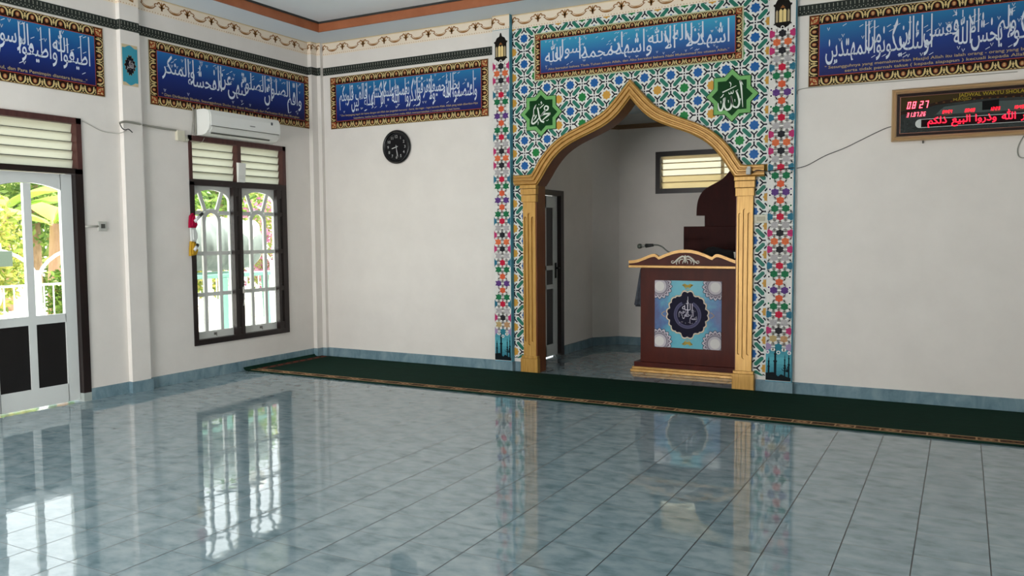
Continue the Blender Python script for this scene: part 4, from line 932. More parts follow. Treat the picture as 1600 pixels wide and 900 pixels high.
mb = MB(); mb.bevbox(0.002, .03, y+.035, y+.075, z-.05, z+.0, .005); mb.tube([(.02, y+.06, z-.03), (.045, y+.06, z-.03)], .012); mb.build('socket', mat('#b8b4a4', .5), t)
t = empty('light_switch', (0, *P(160, 353, 'x', 0)[1:]), 'pale light switch right of the garden door', 'switch')
y, z = P(160, 353.5, 'x', .01)[1:]; mb = MB(); mb.bevbox(0, .014, y-.042, y+.042, z-.042, z+.042, .004); mb.build('plate', mat('#b9b8b0', .4), t)
mb = MB(); mb.bevbox(.0135, .019, y-.018, y+.022, z-.018, z+.020, .002); mb.build('rocker', mat('#4c4c48', .4), t)
mb = MB(); mb.tube([(.008, y-.04, z), (.008, DY1-.0, z-.004)], .009); mb.build('conduit', mat('#b5b3aa', .5), t)
t = empty('remote_holder', (.014, *P(377, 270, 'x', .03)[1:]), 'white remote control holder on the centre of the window head', 'remote holder')
y, z = P(377, 270, 'x', .03)[1:]; mb = MB(); mb.prism([(.014, z-.10), (.034, z-.10), (.05, z+.10), (.045, z+.10), (.03, z-.08), (.02, z-.08), (.02, z+.105), (.014, z+.105)], XZ, y-.045, y+.045); mb.prism([(.014, z-.1), (.034, z-.1), (.05, z+.1), (.014, z+.105)], XZ, y-.048, y-.044); mb.prism([(.014, z-.1), (.034, z-.1), (.05, z+.1), (.014, z+.105)], XZ, y+.044, y+.048); mb.build('holder', M_plastic, t)
mb = MB(); mb.bevbox(.022, .040, y-.035, y+.035, z-.07, z+.085, .004); mb.build('remote_control', mat('#d8d8d2', .4), t)
# gloves drying on the window post
def glove(nm, u, v, hexc, label, sc=1.0, up_=True):
    p = Vector(P(u, v, 'x', .035)); t = empty(nm, (.014, p.y, p.z), label, 'glove')
    mb = MB(); s_ = 1 if up_ else -1
    prof = [(-.045, -.07), (.035, -.075), (.05, -.02), (.055, .03), (.03, .07), (-.03, .075), (-.05, .02)]
    mb.prism([(p.y+a*sc, p.z+b*sc*s_) for a, b in prof], LEFT(.016), 0, .028); mb.build('cloth', noisy('cloth'+hexc, [(.3, hexc), (.7, hexc)], nscale=20, rough=.9, bump=.4), t)
    return t, p
# a bundle of cloth strips and two marker pens hooked on the window post
t = empty('cloth_bundle', (.014, -1.87, 1.25), 'red, white and yellow cloth bundle hooked on the left window post', 'cloth bundle')
def rag(nm, px_, hexc, d=.05):
    pts = [P(u, v, 'x', .03)[1:] for u, v in px_]; mb = MB(); mb.prism([tuple(p) for p in pts], LEFT(.014), 0, d*.6)
    c = (sum(p[0] for p in pts)/len(pts), sum(p[1] for p in pts)/len(pts)); mb.prism([(c[0]+(p[0]-c[0])*.7, c[1]+(p[1]-c[1])*.75) for p in pts], LEFT(.014), d*.6, d)
    mb.build(nm, mat(hexc, .9, 0, .1), t)
rag('red_cloth', [(297, 337), (301, 333), (303, 342), (307, 352), (305, 356), (296, 356), (296, 348)], '#a01038')
rag('white_cloth', [(298, 356), (304, 356), (307, 364), (308, 372), (305, 378), (299, 377)], '#d5d8d4', .04)
rag('yellow_cloth', [(298, 377), (303, 378), (304, 388), (308, 391), (306, 398), (297, 400), (297, 388)], '#b9912e')
for k, (a, b) in enumerate((((304.5, 346), (316, 333.5)), ((304, 391), (309, 382)))):
    pa, pb = Vector(P(*a, 'x', .07)), Vector(P(*b, 'x', .06)); mb = MB(); d = pb-pa; mb.tube([pa, pa+d*.62], .016, 10); mb.build('handle', mat('#dcdcdc', .4), t)
    mb = MB(); mb.tube([pa+d*.6, pb], .0165, 10); mb.build('handle_tip', mat('#1c2420', .4), t)

# ------------------------------------------------------------------ prayer rug along the front wall
RXa, RXb, RYa, RYb = .03, 9.95, -1.268, -PD-.017
t = empty('prayer_rug', ((RXa+RXb)/2, (RYa+RYb)/2, 0), 'long dark green prayer rug with patterned tan border along the front wall', 'rug')
M_rug = noisy('dark_green_pile', [(.3, '#08231a'), (.7, '#0d2e22')], (.6, 9, 1), nscale=5, detail=5, rough=.95, spec=.1, bump=.3)
mb = MB(); sec = [(.021, .036), (.03, .022), (.055, .012), (.09, .009), (RXb, .009)]
ys = [RYa, (RYa+RYb)/2, RYb]
V = [(x, y, z+.003) for x, z in sec for y in ys]+[(x, y, max(z-.006, .0005)) for x, z in sec for y in ys]
n = len(sec)*3
Fc = [(i*3+j, (i+1)*3+j, (i+1)*3+j+1, i*3+j+1) for i in range(len(sec)-1) for j in range(2)]
Fc += [tuple(n+k for k in f[::-1]) for f in Fc]
for i in range(len(sec)-1): Fc += [(i*3, n+i*3, n+(i+1)*3, (i+1)*3), ((i+1)*3+2, n+(i+1)*3+2, n+i*3+2, i*3+2)]
Fc += [(0, 1, n+1, n), (1, 2, n+2, n+1)]
mb.add(V, Fc); mb.build('pile', M_rug, t)
FLR = lambda a, b, h: (a, b, .0122+h)
pr = Print(FLR); bw = .105; by0 = RYa+.030
def rugband(f, L):
    pr.poly([f(0, 0), f(L, 0), f(L, bw), f(0, bw)], '#64452f', 1)
    for b0, b1 in ((0, .010), (bw-.010, bw)): pr.poly([f(0, b0), f(L, b0), f(L, b1), f(0, b1)], '#c6a87c', 2)
    n = round(L/.30); s = L/n
    for i in range(n):
        c = (i+.5)*s
        G = lambda x, y: f(c+x*s, bw/2+y*bw)
        pr.poly([G(-.16, 0), G(-.06, -.24), G(.06, -.24), G(.16, 0), G(.06, .24), G(-.06, .24)], '#b68c68', 2); pr.poly([G(-.07, 0), G(0, -.12), G(.07, 0), G(0, .12)], '#4a2018', 3)
        for sg in (-1, 1):
            pr.poly([G(sg*.2, -.1), G(sg*.30, -.26), G(sg*.42, -.2), G(sg*.34, -.06)], '#2c1c14', 2); pr.poly([G(sg*.2, .1), G(sg*.30, .26), G(sg*.42, .2), G(sg*.34, .06)], '#2c1c14', 2)
            pr.poly([G(sg*.38, 0), G(sg*.44, -.14), G(sg*.5, 0), G(sg*.44, .14)], '#1a1210', 2); pr.poly([G(sg*.20, -.34), G(sg*.24, -.36), G(sg*.24, .36), G(sg*.20, .34)], '#b68c68', 2)
rugband(lambda s, b: (.095+s, by0+b), RXb-.12-.095)
pr.build('border', t, mk=lambda c: mat(c, .95, 0, .1))
pr = Print(lambda a, b, h: (a, b, .0126+h)); rug2 = pr
pr.rect(.095, .105, by0+bw, RYb-.03, '#8a4a3c', 1); pr.rect(.165, .175, by0+bw, RYb-.03, '#8a4a3c', 1)
for i in range(9): yy = by0+bw+.06+i*.118; pr.poly([(.135, yy-.05), (.16, yy), (.135, yy+.05), (.11, yy)], '#7a3a30', 1)
pr.build('end_border', t, mk=lambda c: mat(c, .95, 0, .1))

# ------------------------------------------------------------------ podium
PC, PY = 4.325, .56
t = empty('podium', (PC, PY+.2, 0), 'dark red wooden podium with gold trim and blue calligraphy panel in the arch', 'podium')
hb = .502
mb = MB(); mb.bevbox(PC-hb, PC+hb, PY, PY+.46, .10, 1.10, .004); mb.build('body', M_red, t)
mb = MB(); mb.bevbox(PC-hb-.055, PC+hb+.055, PY-.045, PY+.48, .052, .105, .004); mb.build('plinth', M_red, t)
mb = MB(); mb.bevbox(PC-hb-.09, PC+hb+.09, PY-.062, PY+.5, .0, .028, .004); mb.bevbox(PC-hb-.075, PC+hb+.075, PY-.055, PY+.49, .028, .056, .006); mb.build('gold_base_trim', M_goldc, t)
TY = .455; hw = .592
topc = [(0, 1.270), (.06, 1.267), (.13, 1.252), (.20, 1.228), (.25, 1.206), (.272, 1.198)]
side = [(.290, 1.214), (.31, 1.226), (.335, 1.226), (.37, 1.216), (.43, 1.192), (.49, 1.170), (.54, 1.160), (hw, 1.157)]
half = topc+side; full = [(PC-x, z) for x, z in reversed(half)]+[(PC+x, z) for x, z in half[1:]]
mb = MB()
for (a, b), (c, d) in zip(full, full[1:]): mb.prism([(a, 1.10), (c, 1.10), (c, d-.02), (a, b-.02)], FRONT(TY+.03), 0, .024)
mb.build('crest_board', M_red, t)
mb = MB()
for (a, b), (c, d) in zip(full, full[1:]): mb.prism([(a, b-.028), (c, d-.028), (c, d+.002), (a, b+.002)], FRONT(TY+.033), 0, .040)
mb.bevbox(PC-hw-.004, PC+hw+.004, TY-.008, TY+.14, 1.085, 1.112, .004)
mb.build('gold_crest_trim', M_goldc, t)
mb = MB(); mb.prism([(TY+.03, 1.112), (PY+.48, 1.112), (PY+.48, 1.118), (TY+.03, 1.140)], lambda a, b, h: (h, a, b), PC-hw+.02, PC+hw-.02); mb.build('desk_top', M_red, t)
# white carved ornament
pr = MB(); OY = FRONT(TY+.006)
def blob(pts, wd, h=.010):
    q_ = spline([(PC+x, 1.118+z) for x, z in pts], 5); m_ = len(q_)
    V = []
    for i in range(m_):
        dx = q_[min(i+1, m_-1)][0]-q_[max(i-1, 0)][0]; dy = q_[min(i+1, m_-1)][1]-q_[max(i-1, 0)][1]; d = math.hypot(dx, dy) or 1; k = i/(m_-1)*(len(wd)-1); j = min(int(k), len(wd)-2); w_ = .72*(wd[j]+(wd[j+1]-wd[j])*(k-j))/2
        nx, ny = dy/d*w_, -dx/d*w_
        V += [OY(q_[i][0]+nx, q_[i][1]+ny, 0), OY(q_[i][0]+nx*.5, q_[i][1]+ny*.5, h), OY(q_[i][0]-nx*.5, q_[i][1]-ny*.5, h), OY(q_[i][0]-nx, q_[i][1]-ny, 0)]
    pr.add(V, [(4*i+k, 4*i+4+k, 4*i+5+k, 4*i+1+k) for i in range(m_-1) for k in range(3)], 0, True)
for sg in (-1, 1):
    blob([(sg*x, z) for x, z in [(.0, .075), (.03, .085), (.07, .062), (.10, .035), (.125, .018), (.14, .026), (.135, .040), (.115, .040)]], [.02, .026, .024, .022, .018, .014, .012, .008])
    blob([(sg*x, z) for x, z in [(.015, .06), (.045, .055), (.062, .035), (.058, .012)]], [.012, .018, .018, .006]); blob([(sg*x, z) for x, z in [(.07, .05), (.09, .02), (.084, .004)]], [.008, .014, .010])
    blob([(sg*.012, .05), (sg*.022, .03), (sg*.026, .012)], [.012, .014, .005])
blob([(0, .10), (0, .07), (0, .02)], [.008, .04, .010], .014)
pr.build('carved_ornament', mat('#d6d2c6', .5), t)
# printed panel
pa, pb, pz0, pz1 = fw(1023.5, 438, PY)[0], fw(1128, 440, PY)[0], .268, .955
pcx, pcz, pw, ph = (pa+pb)/2, (pz0+pz1)/2, pb-pa, pz1-pz0
FP = FRONT(PY-.006)
tm = NT('printed_turquoise'); c = tm.n('ShaderNodeTexCoord'); sp = tm.n('ShaderNodeSeparateXYZ'); tm.l(c.outputs['Generated'], sp.inputs[0])
dx = tm.math('ABSOLUTE', tm.math('SUBTRACT', sp.outputs[0], .5)); dzz = tm.math('ABSOLUTE', tm.math('SUBTRACT', sp.outputs[2], .5))
nz = tm.n('ShaderNodeTexNoise', i_Scale=7, i_Detail=4); tm.l(c.outputs['Generated'], nz.inputs['Vector'])
f_ = tm.math('ADD', tm.math('SUBTRACT', dx, tm.math('MULTIPLY', dzz, .45)), tm.math('MULTIPLY', tm.math('SUBTRACT', nz.outputs[0], .5), .5))
tm.l(tm.ramp(f_, [(.0, '#4aa6b8'), (.18, '#3593ac'), (.32, '#1f5f98'), (.45, '#143a78')]), tm.b.inputs['Base Color']); tm.b.inputs['Roughness'].default_value = .4
mb = MB(); mb.box(pa, pb, PY-.006, PY, pz0, pz1); pn = mb.build('printed_panel', tm.m, t)
pr = Print(FP)
def lobed(k, grow=0.0):
    o = []
    for i in range(180):
        a = 2*math.pi*i/180; s_, c_ = math.sin(a), math.cos(a)
        base = 1/((abs(c_)/.30)**1.9+(abs(s_)/.335)**1.9)**(1/1.9); r_ = base*(1+.07*abs(math.sin(a*10))-.04-.13*math.exp(-((abs(math.degrees(math.atan2(abs(s_), abs(c_)))-66))/7)**2)-.06*math.exp(-((abs(math.degrees(math.atan2(abs(s_), abs(c_)))-22))/6)**2))+grow
        o.append((pcx+c_*r_*k, pcz+s_*r_*k*ph/pw))
    return o
for s_ in (-1, 1):
    pr.poly([(pcx, pcz+s_*.30), (pcx+.03, pcz+s_*.315), (pcx+.06, pcz+s_*.30), (pcx+.02, pcz+s_*.275), (pcx-.02, pcz+s_*.275), (pcx-.06, pcz+s_*.30), (pcx-.03, pcz+s_*.315)], '#b09a4a', 1)
    pr.stroke([(pcx-.05, pcz+s_*.305), (pcx, pcz+s_*.255), (pcx+.05, pcz+s_*.305)], .006, '#b09a4a', 1)
    pr.stroke([(pcx+s_*.235, pcz-.03), (pcx+s_*.27, pcz), (pcx+s_*.235, pcz+.03)], .006, '#b0925a', 1)
pr.poly(lobed(pw, .022), '#c9a878', 2); pr.poly(lobed(pw, .014), '#d8cfc0', 3); pr.poly(lobed(pw), '#16142a', 4)
pr.ring(pcx, pcz, .108, .142, '#4a4866', 5, 40, R(115), R(425)); pr.ring(pcx, pcz, .112, .114, '#7a7890', 6, 40); pr.ring(pcx, pcz, .136, .138, '#7a7890', 6, 40, R(115), R(425))
pr.build('medallion', pn)
pr = Print(FP, .0026)
calligraphy(pr, 'بسم الرحمن الرحيم', pcx-.09, pcx+.095, pcz-.09, pcz+.05, '#c2bccb', 1, 3, 4, .55)
put_text(pr, '\uFDF2', pcx-.055, pcx+.055, pcz+.045, .10, '#d0cad6', 4); pr.stroke([(pcx+.004, pcz+.185), (pcx+.005, pcz+.10), (pcx+.002, pcz)], [.003, .007, .002], '#d6d2dc', 5)
pr.build('lettering', pn)
def mandala(cx, cz):
    pr = Print(FP); R_ = .138
    inb = lambda pts: [(min(max(a, pa), pb), min(max(b, pz0), pz1)) for a, b in pts]
    for k in range(16):
        a = 2*math.pi*k/16; d = (math.cos(a), math.sin(a)); n = (-d[1], d[0])
        for L0, L1, w_, c_, ly in ((.065, R_, .031, '#2a2836', 1), (.065, R_-.006, .025, '#c9c3cc', 2), (.075, R_-.025, .015, '#6a5c6e', 3), (.08, R_-.038, .007, '#d6d0d4', 4)):
            q_ = [(cx+d[0]*L0, cz+d[1]*L0), (cx+d[0]*(L0+L1)/2+n[0]*w_, cz+d[1]*(L0+L1)/2+n[1]*w_), (cx+d[0]*(L1*.93)+n[0]*w_*.5, cz+d[1]*(L1*.93)+n[1]*w_*.5), (cx+d[0]*L1, cz+d[1]*L1), (cx+d[0]*(L1*.93)-n[0]*w_*.5, cz+d[1]*(L1*.93)-n[1]*w_*.5), (cx+d[0]*(L0+L1)/2-n[0]*w_, cz+d[1]*(L0+L1)/2-n[1]*w_)]
            q_ = inb(q_)
            if max(p[0] for p in q_)-min(p[0] for p in q_) > .003 and max(p[1] for p in q_)-min(p[1] for p in q_) > .003: pr.poly(q_, c_, ly)
    pr.poly(inb(ngon(cx, cz, .086, 32)), '#8a8490', 5); pr.poly(inb(ngon(cx, cz, .072, 32)), '#c4bdc2', 6); pr.poly(inb(ngon(cx, cz, .05, 32)), '#dedad6', 7)
    pr.build('corner_flower', pn)
for sx in (0, 1):
    for sz in (0, 1): mandala((pa+.052) if sx == 0 else (pb-.062), (pz0+.062) if sz == 0 else (pz1-.06))

# microphone on a gooseneck
t = empty('gooseneck_microphone', P(1043, 392, 'y', .62), 'gooseneck microphone leaning left over the podium top', 'microphone')
b_ = [P(u, v, 'y', .60) for u, v in [(1052, 399), (1041, 391), (1035, 386), (1028, 383), (1020, 382.5)]]
mb = MB(); mb.tube(spline(b_, 6), .007, 8); mb.build('gooseneck', mat('#50544c', .35, .7), t)
p0, p1 = Vector(P(1021, 383, 'y', .60)), Vector(P(1009, 384, 'y', .60)); mb = MB(); mb.tube([p0, p1], [.014, .022], 12); mb.build('clip', M_rubber, t)
p2 = Vector(P(1003, 384.5, 'y', .60)); mb = MB(); mb.tube([p1, p2], [.013, .015], 12); mb.build('barrel', mat('#9a9a94', .3, .6), t)
p3 = Vector(P(996, 385, 'y', .60)); d = (p3-p2); mb = MB(); mb.tube([p2, p2+d*.2, p2+d*.6, p2+d*.9, p3], [.016, .024, .026, .020, .006], 14); mb.build('grille', mat('#4e534a', .5, .4), t)
mb = MB(); p = Vector(b_[0]); mb.tube([p+Vector((0, 0, -.07)), p], [.02, .012], 12); mb.build('stand_foot', M_rubber, t)
# folded cloths: hanging beside and lying on the podium
t = empty('hanging_cloth', (PC-hb-.05, .8, 1.0), 'dark grey blue cloth hanging at the left side of podium', 'cloth')
mb = MB(); Y0, Y1 = .74, .84; N = 8
tl, tr_, bl, br = fw(1000.5, 420, .72), fw(1003, 420, .72), fw(990, 476, .72), fw(1003, 479, .72)
for k in range(N+1):
    s_ = k/N
    for jj in range(7):
        r_ = jj/6; x = (tl[0]+(tr_[0]-tl[0])*r_)*(1-s_)+(bl[0]+(br[0]-bl[0])*r_)*s_; z = (tl[1])*(1-s_)+(bl[1]+(br[1]-bl[1])*r_)*s_
        y = .72+.02*math.sin(r_*9+s_*2)*s_; mb.v.append((x, y, z))
for k in range(N+1):
    s_ = k/N
    for jj in range(7): a, b, c_ = mb.v[k*7+jj]; mb.v.append((a, b+.05, c_))
n = (N+1)*7
mb.add([], [])
Fq = [(k*7+j, (k+1)*7+j, (k+1)*7+j+1, k*7+j+1) for k in range(N) for j in range(6)]
for f in Fq: mb.f += [list(f), [n+i for i in f[::-1]]]; mb.m += [0, 0]; mb.s += [True, True]
edge = [k*7 for k in range(N+1)]+[N*7+j for j in range(1, 7)]+[k*7+6 for k in range(N-1, -1, -1)]+[j for j in range(5, 0, -1)]
for a, b in zip(edge, edge[1:]+edge[:1]): mb.f.append([a, b, n+b, n+a]); mb.m.append(0); mb.s.append(False)
mb.build('drape', noisy('grey_cloth', [(.35, '#3a3d46'), (.65, '#565a62')], nscale=14, rough=.9, bump=.3), t)
mb = MB(); mb.box(*(fw(992.5, 476, .73)[0], fw(1001, 476, .73)[0]), .735, .76, bl[1]-.02, bl[1]+.004); mb.build('hem', mat('#15161a', .8), t)
def lump(name, cx, cy, cz, rx, ry, rz, m, label, cat, seed=1):
    rn = random.Random(seed); bm = bmesh.new(); bmesh.ops.create_icosphere(bm, subdivisions=3, radius=1)
    for v in bm.verts:
        k = 1+.10*math.sin(v.co.x*5+seed)+.08*math.sin(v.co.y*7+v.co.z*4); zz = v.co.z if v.co.z > -.4 else -.4
        v.co = (v.co.x*rx*k, v.co.y*ry*k, (zz+.4)*rz*k if zz > -.4 else 0)
    me = bpy.data.meshes.new(name); bm.to_mesh(me); bm.free(); me.materials.append(m)
    for p_ in me.polygons: p_.use_smooth = True
    o = bpy.data.objects.new(name, me); o.location = (cx, cy, cz); COL.objects.link(o); tag(o, label, cat); return o
x, z = fw(1122, 390, .80); lump('black_bag', x, .80, 1.136, .20, .10, .105, noisy('black_fabric', [(.3, '#141517'), (.7, '#202226')], nscale=30, rough=.8), 'black cloth bag lying on the podium top behind the crest', 'bag', 3)
t = empty('paper_cup', (0, 0, 0), 'small white cup on the right end of the podium', 'cup'); x, z = fw(1150.5, 397, .50); zc = z-.02; t.location = (x, .51, zc)
mb = MB(); CU = lambda a, b, h: (x+a, .51+b, h); z_ = 1.188
mb.lathe([(.022, z_), (.027, z_+.055), (.028, z_+.058), (.025, z_+.056), (.020, z_+.004), (.001, z_+.004)], CU, 20, cap=True); mb.build('wall', mat('#cfcbc0', .5), t)
mb = MB(); mb.lathe([(.0285, z_+.054), (.0295, z_+.057), (.0285, z_+.060), (.0275, z_+.057)], CU, 20, cap=False); mb.build('rim', mat('#dcd8cc', .5), t)

# ------------------------------------------------------------------ preacher's chair behind the podium
KY = 1.72; kc = at(1141.5, 265, 'y', KY).x
t = empty('preacher_chair', (kc, KY-.3, 0), 'tall dark wooden pulpit chair with pointed back behind the podium', 'chair')
def rel(u, v): x, z = fw(u, v, KY); return (kc-x, z)
hl = [rel(1141.5, 265), rel(1136, 272), rel(1128, 280), rel(1116, 287), rel(1106, 292.5), rel(1098, 299), rel(1092, 309), rel(1089, 321), rel(1088, 337)]
hs = spline(hl, 4)+[rel(1101, 337), rel(1101, 353.5)]
poly = [(kc-x, z) for x, z in hs]+[(kc-hs[-1][0], .30), (kc+hs[-1][0], .30)]+[(kc+x, z) for x, z in reversed(hs[:-0 or None])]
poly = [p for i, p in enumerate(poly) if i == 0 or (abs(p[0]-poly[i-1][0])+abs(p[1]-poly[i-1][1])) > 1e-5]
mb = MB(); mb.prism(poly[:-1] if abs(poly[-1][0]-poly[0][0]) < 1e-5 else poly, FRONT(KY+.03), 0, .03); mb.build('backrest', M_minbar, t)
sxo, szt = rel(1069, 354)
mb = MB(); mb.bevbox(kc-sxo, kc+sxo, KY-.02, KY+.0, .06, szt, .004); mb.build('rear_rail', M_minbar, t)
for sg in (-1, 1):
    mb = MB(); mb.bevbox(kc+sg*(sxo-.03), kc+sg*sxo, KY-.48, KY-.02, 0, szt-.45, .004); mb.build('side_panel', M_minbar, t)
    mb = MB(); mb.bevbox(kc+sg*(sxo-.045), kc+sg*(sxo+.012), KY-.5, KY-.02, szt-.45, szt-.41, .006); mb.build('armrest', M_minbar, t)
mb = MB(); mb.bevbox(kc-sxo+.03, kc+sxo-.03, KY-.46, KY-.02, .42, .47, .004); mb.bevbox(kc-sxo+.03, kc+sxo-.03, KY-.45, KY-.43, .0, .42, .003); mb.build('seat', M_minbar, t)

# ================================================================== OUTSIDE
mb = MB(); mb.box(-30, -.14, -30, 25, -.18, -.03); mb.box(-.14, 14, 2.9, 25, -.18, -.03); struct('ground', mb, noisy('bright_concrete', [(.3, '#c9c4ba'), (.7, '#d8d4cc')], nscale=2, rough=.9))
def leaves(name, centre, rad, n, size, cols, parent=None, seed=1, asp=.45):
    rn = random.Random(seed); mb = MB()
    for i in range(n):
        while True:
            p = Vector((rn.uniform(-1, 1), rn.uniform(-1, 1), rn.uniform(-1, 1)))
            if .25 < p.length < 1: break
        q_ = Vector(centre)+Vector((p.x*rad[0], p.y*rad[1], p.z*rad[2])); s_ = size*rn.uniform(.6, 1.3)
        d = Vector((rn.uniform(-1, 1), rn.uniform(-1, 1), rn.uniform(-.8, .5))).normalized(); n_ = d.cross(Vector((rn.uniform(-1, 1), rn.uniform(-1, 1), rn.uniform(-1, 1)))).normalized()
        m_ = d.cross(n_); tip = q_+d*s_-m_*s_*.1; w_ = s_*asp*.5; mid = q_+d*s_*.5
        mb.add([q_, mid+n_*w_+m_*s_*.06, tip, mid-n_*w_+m_*s_*.06, mid], [(0, 4, 1), (4, 2, 1), (0, 3, 4), (4, 3, 2)], rn.randrange(len(cols)), True)
    return mb.build(name, [leafm(c) for c in cols], parent)
def leafm(c):
    k = 'leaf'+c
    if k in MATS: return MATS[k]
    t = NT('leaf_'+c.strip('#')); t.b.inputs['Base Color'].default_value = lin(c); t.b.inputs['Roughness'].default_value = .5
    tr = t.n('ShaderNodeBsdfTranslucent', i0=lin(c)); mx = t.n('ShaderNodeMixShader', i0=.4); t.l(t.b.outputs[0], mx.inputs[1]); t.l(tr.outputs[0], mx.inputs[2]); t.l(mx.outputs[0], t.o.inputs[0])
    MATS[k] = t.m; return t.m
GRN = ['#5a7a2c', '#6f9038', '#86a048', '#4a6a2a']; YEL = ['#a8b050', '#8fa040', '#c0b860', '#7a9040']; PNK = ['#7a9040', '#b06a90', '#94a04a', '#c58aa8']
M_trunk = noisy('bark', [(.3, '#7a6248'), (.7, '#9a8064')], (3, 3, .7), nscale=8, rough=.9, bump=.3)
def bush(x, y, h, r, cols, label, n=900, size=.16, seed=1, name='shrub', cat='shrub', group='shrubs in the garden'):
    t = empty(name, (x, y, -.03), label, cat, group)
    mb = MB()
    for k in range(4):
        a = k*1.6+seed; mb.tube([(x, y, -.03), (x+.1*r*math.cos(a), y+.1*r*math.sin(a), h*.3), (x+.4*r*math.cos(a), y+.4*r*math.sin(a), h*.7)], [.04, .03, .015], 6)
    mb.build('stem', M_trunk, t); leaves('foliage', (x, y, h*.58), (r, r, h*.46), n, size, cols, t, seed)
def banana(x, y, h, label, seed):
    rn = random.Random(seed); t = empty('banana_plant', (x, y, -.03), label, 'banana plant', 'banana plants in the garden')
    mb = MB(); mb.tube([(x, y, -.03), (x+.03, y, h*.3), (x, y+.04, h*.62)], [.15, .12, .08], 12); mb.build('trunk', noisy('banana_trunk', [(.3, '#a07860'), (.7, '#c09a80')], (2, 2, .5), nscale=5, rough=.8), t)
    for k in range(9):
        a = k*2.4+rn.random(); L = h*rn.uniform(.45, .62); mb = MB(); V = []; n = 10
        el = rn.uniform(.5, 1.2)
        for i in range(n+1):
            s_ = i/n; p = Vector((x, y, h*.6))+Vector((math.cos(a)*L*s_*math.cos(el*(1-s_*.9)), math.sin(a)*L*s_*math.cos(el*(1-s_*.9)), L*s_*math.sin(el)*(1.1-s_*.75)))
            w_ = .02+.22*math.sin(math.pi*min(1, max(0, (s_-.12)/.9)))**.7 if s_ > .12 else .02; sd = Vector((-math.sin(a), math.cos(a), 0))
            V += [p+sd*w_-Vector((0, 0, w_*.35)), p, p-sd*w_-Vector((0, 0, w_*.35))]
        mb.add(V, [(3*i+j, 3*i+j+1, 3*i+4+j, 3*i+3+j) for i in range(n) for j in range(2)], 0, True); mb.build('leaf', leafm(rn.choice(['#8fae48', '#a8b858', '#c0b050', '#7fa040'])), t)
# covered drum on its stand outside the window
dx = -1.62; dc = Vector(P(338, 383, 'x', dx)); dc.y -= .12; rr = .36; L2 = .62
t = empty('covered_drum', (dx, dc.y, .9), 'large drum under a pale grey cloth outside the window', 'drum')
mb = MB(); V = []; n = 26; sg_ = 24
for i in range(sg_+1):
    s_ = i/sg_; y = dc.y-L2+2*L2*s_; bul = 1-.14*abs(2*s_-1)**2.5
    for j in range(n+1):
        a = R(-62)+R(304)*j/n; fold = 1+.025*math.sin(a*3+s_*26)+.015*math.sin(s_*50+a*2); V.append((dx+rr*bul*fold*math.cos(a), y, dc.z+rr*bul*fold*math.sin(a)))
mb.add(V, [(i*(n+1)+j, (i+1)*(n+1)+j, (i+1)*(n+1)+j+1, i*(n+1)+j+1) for i in range(sg_) for j in range(n)], 0, True)
mb.add([V[j] for j in range(n+1)], [list(range(n+1))]); mb.add([V[sg_*(n+1)+j] for j in range(n+1)], [list(range(n+1))[::-1]])
mb.build('cloth_cover', noisy('pale_grey_cloth', [(.3, '#626b69'), (.7, '#7c8683')], (1, 6, 1), nscale=4, rough=.9, bump=.3), t)
mb = MB(); mb.tube([(dx, dc.y+L2-.02, dc.z), (dx, dc.y+L2+.02, dc.z)], rr*.8, 28); mb.build('drum_head', mat('#d0c4ae', .6), t)
t = empty('drum_stand', (dx, dc.y, -.03), 'turquoise wooden trestle stand carrying the covered drum', 'stand'); M_turq = mat('#6a988e', .6)
zt = dc.z-rr*.90
for x in (dx-.28, dx+.28):
    mb = MB(); mb.bevbox(x-.035, x+.035, dc.y-L2-.1, dc.y+L2+.12, zt-.08, zt-.03, .006); mb.build('top_rail', M_turq, t)
for yy, w_, sl in ((dc.y-L2+.0, .04, 0), (dc.y-.06, .05, 0), (dc.y+L2+.02, .035, .05)):
    for sx in (-1, 1):
        mb = MB(); mb.prism([(yy-w_, zt-.08), (yy+w_, zt-.08), (yy+w_+sl, -.03), (yy-w_+sl, -.03)], lambda a, b, h, sx=sx: (dx+sx*.30+h, a, b), -.03, .03); mb.build('leg', M_turq, t)
mb = MB(); mb.bevbox(dx-.3, dx+.3, dc.y-L2-.03, dc.y-L2+.03, .32, .38, .005); mb.build('brace', M_turq, t)
# white round globe on a thin post between the window and the drum
bx = -.75; bp_ = Vector(P(391.5, 357, 'x', bx)); t = empty('white_globe', (bx, bp_.y, -.03), 'white round globe on a thin post outside the right casement', 'lamp')
bm = bmesh.new(); bmesh.ops.create_uvsphere(bm, u_segments=24, v_segments=14, radius=.105); mb = MB(); bm.verts.index_update(); mb.add([bp_+v.co for v in bm.verts], [[v.index for v in f.verts] for f in bm.faces], 0, True); bm.free(); mb.build('globe', mat('#f2f2f0', .4), t)
mb = MB(); mb.tube([(bx, bp_.y, -.03), (bx, bp_.y, bp_.z-.09)], .012, 10); mb.build('post', mat('#d8d8d4', .4), t)
mb = MB(); mb.tube([(bx, bp_.y, bp_.z-.125), (bx, bp_.y, bp_.z-.085)], [.03, .045], 12); mb.build('collar', mat('#d8d8d4', .4), t)

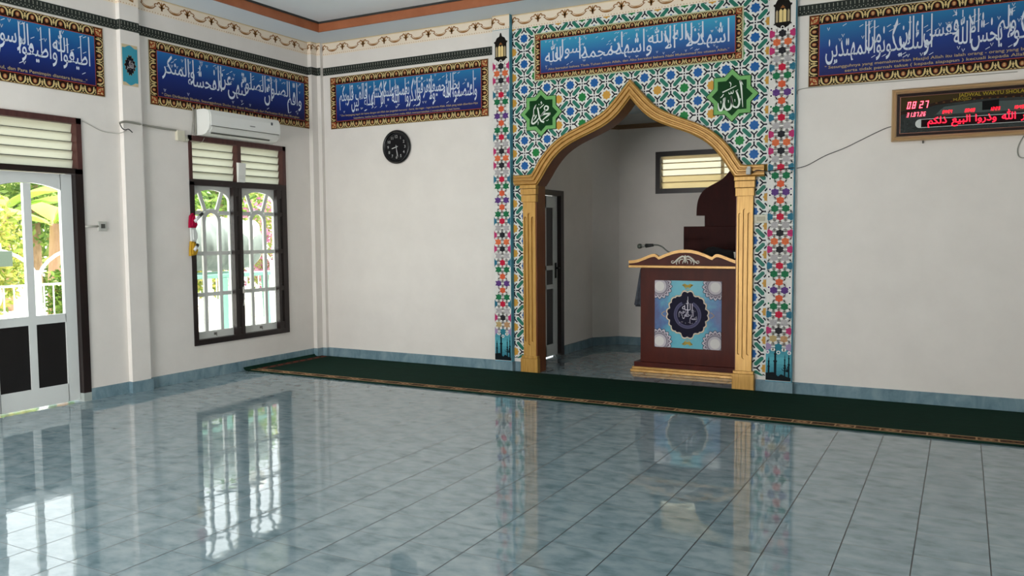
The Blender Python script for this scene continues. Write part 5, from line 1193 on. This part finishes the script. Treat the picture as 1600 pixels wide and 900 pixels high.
# white garden fence on a low kerb
fx = -4.6; t = empty('garden_fence', (fx, .8, -.03), 'white metal garden fence with arched rails and pickets', 'fence')
F0, F1 = -3.6, 6.9
mb = MB(); mb.bevbox(fx-.08, fx+.08, F0-.1, F1+.1, -.03, .24, .01); mb.build('kerb', mat('#d8d4cc', .8), t)
for zz in (.32, .78):
    mb = MB(); mb.tube([(fx, F0, zz), (fx, F1, zz)], .016, 6); mb.build('rail', M_white, t)
ya = F0
while ya < F1-.1:
    mb = MB(); mb.tube([(fx, ya+.75+.75*math.cos(a), .80+.50*math.sin(a)) for a in [math.pi*i/14 for i in range(15)]], .024, 6); mb.build('arched_rail', M_white, t)
    mb = MB(); mb.bevbox(fx-.035, fx+.035, ya-.035, ya+.035, .24, .98, .006); mb.build('post', M_white, t)
    mb = MB(); mb.tube([(fx, ya+.75+.24*math.cos(a), .66+.24*math.sin(a)) for a in [2*math.pi*i/20 for i in range(21)]], .014, 6); mb.build('ring', M_white, t)
    ya += 1.5
yb_ = F0
while yb_ < F1:
    mb = MB(); mb.tube([(fx, yb_, .24), (fx, yb_, .78)], .010, 6); mb.build('picket', M_white, t); yb_ += .14
# dark sign plate hanging on fence
y, z = P(6, 404, 'x', fx+.1)[1:]; t = empty('sign_plate', (fx+.06, y, z), 'small grey green plate on the garden fence', 'plate')
mb = MB(); mb.bevbox(fx+.05, fx+.08, y-.22, y+.13, z-.11, z+.10, .006); mb.build('board', mat('#46564a', .6), t)
mb = MB(); mb.tube([(fx+.045, y, z+.08), (fx+.035, y, z+.2)], .008); mb.build('bracket', M_white, t)
banana(-7.0, 1.2, 2.7, 'banana plant seen through the right pane of the garden door', 2); banana(-10.2, 2.2, 3.1, 'taller banana plant standing behind the nearer banana plant', 9)
bush(-6.0, -.5, 2.1, .55, YEL, 'yellow green shrub behind the fence, seen through the left door pane', 1800, .14, 3)
bush(-5.7, .55, .95, .36, GRN, 'low green shrub just behind the fence, in front of the banana plant', 1000, .11, 4)
bush(-6.3, 3.85, 1.9, .6, YEL, 'yellow green shrub seen low through the left casement', 1600, .14, 6)
bush(-6.2, 5.35, 2.2, .85, PNK, 'pink flowering shrub seen through the right casement', 2200, .13, 5)
bush(-8.2, 5.0, 2.6, .8, GRN, 'big green bush behind the shrubs of the garden', 1800, .16, 8)
t = empty('hedge', (-19.5, 7, -.03), 'tall pale green hedge closing off the garden far behind', 'hedge')
mb = MB()
for k in range(9): mb.tube([(-19.5, -3.5+k*2.4, -.03), (-19.6, -3.4+k*2.4, 2.6)], [.12, .06], 6)
mb.build('stem', M_trunk, t); leaves('foliage', (-19.5, 6.5, 2.7), (1.4, 13, 3.1), 9000, .5, ['#a4b468', '#b8bf78', '#8fa456', '#c4c488'], t, 31)
def tree(x, y, h, r, cols, label, seed):
    t = empty('tree', (x, y, -.03), label, 'tree', 'trees behind the garden')
    mb = MB(); mb.tube([(x, y, -.03), (x+.05, y, h*.3), (x, y+.1, h*.6)], [.16, .13, .08], 10); mb.build('trunk', M_trunk, t); leaves('crown', (x, y, h*.60), (r, r, h*.38), 3600, .22, cols, t, seed)
tree(-14.0, 5.2, 5.2, 1.5, GRN, 'leafy green tree behind the taller banana plant', 21); tree(-10.4, 7.9, 5.4, 1.5, GRN, 'leafy green tree beyond the left casement', 22); tree(-13.4, 12.2, 5.4, 1.7, YEL, 'light green tree beyond the right casement', 24)
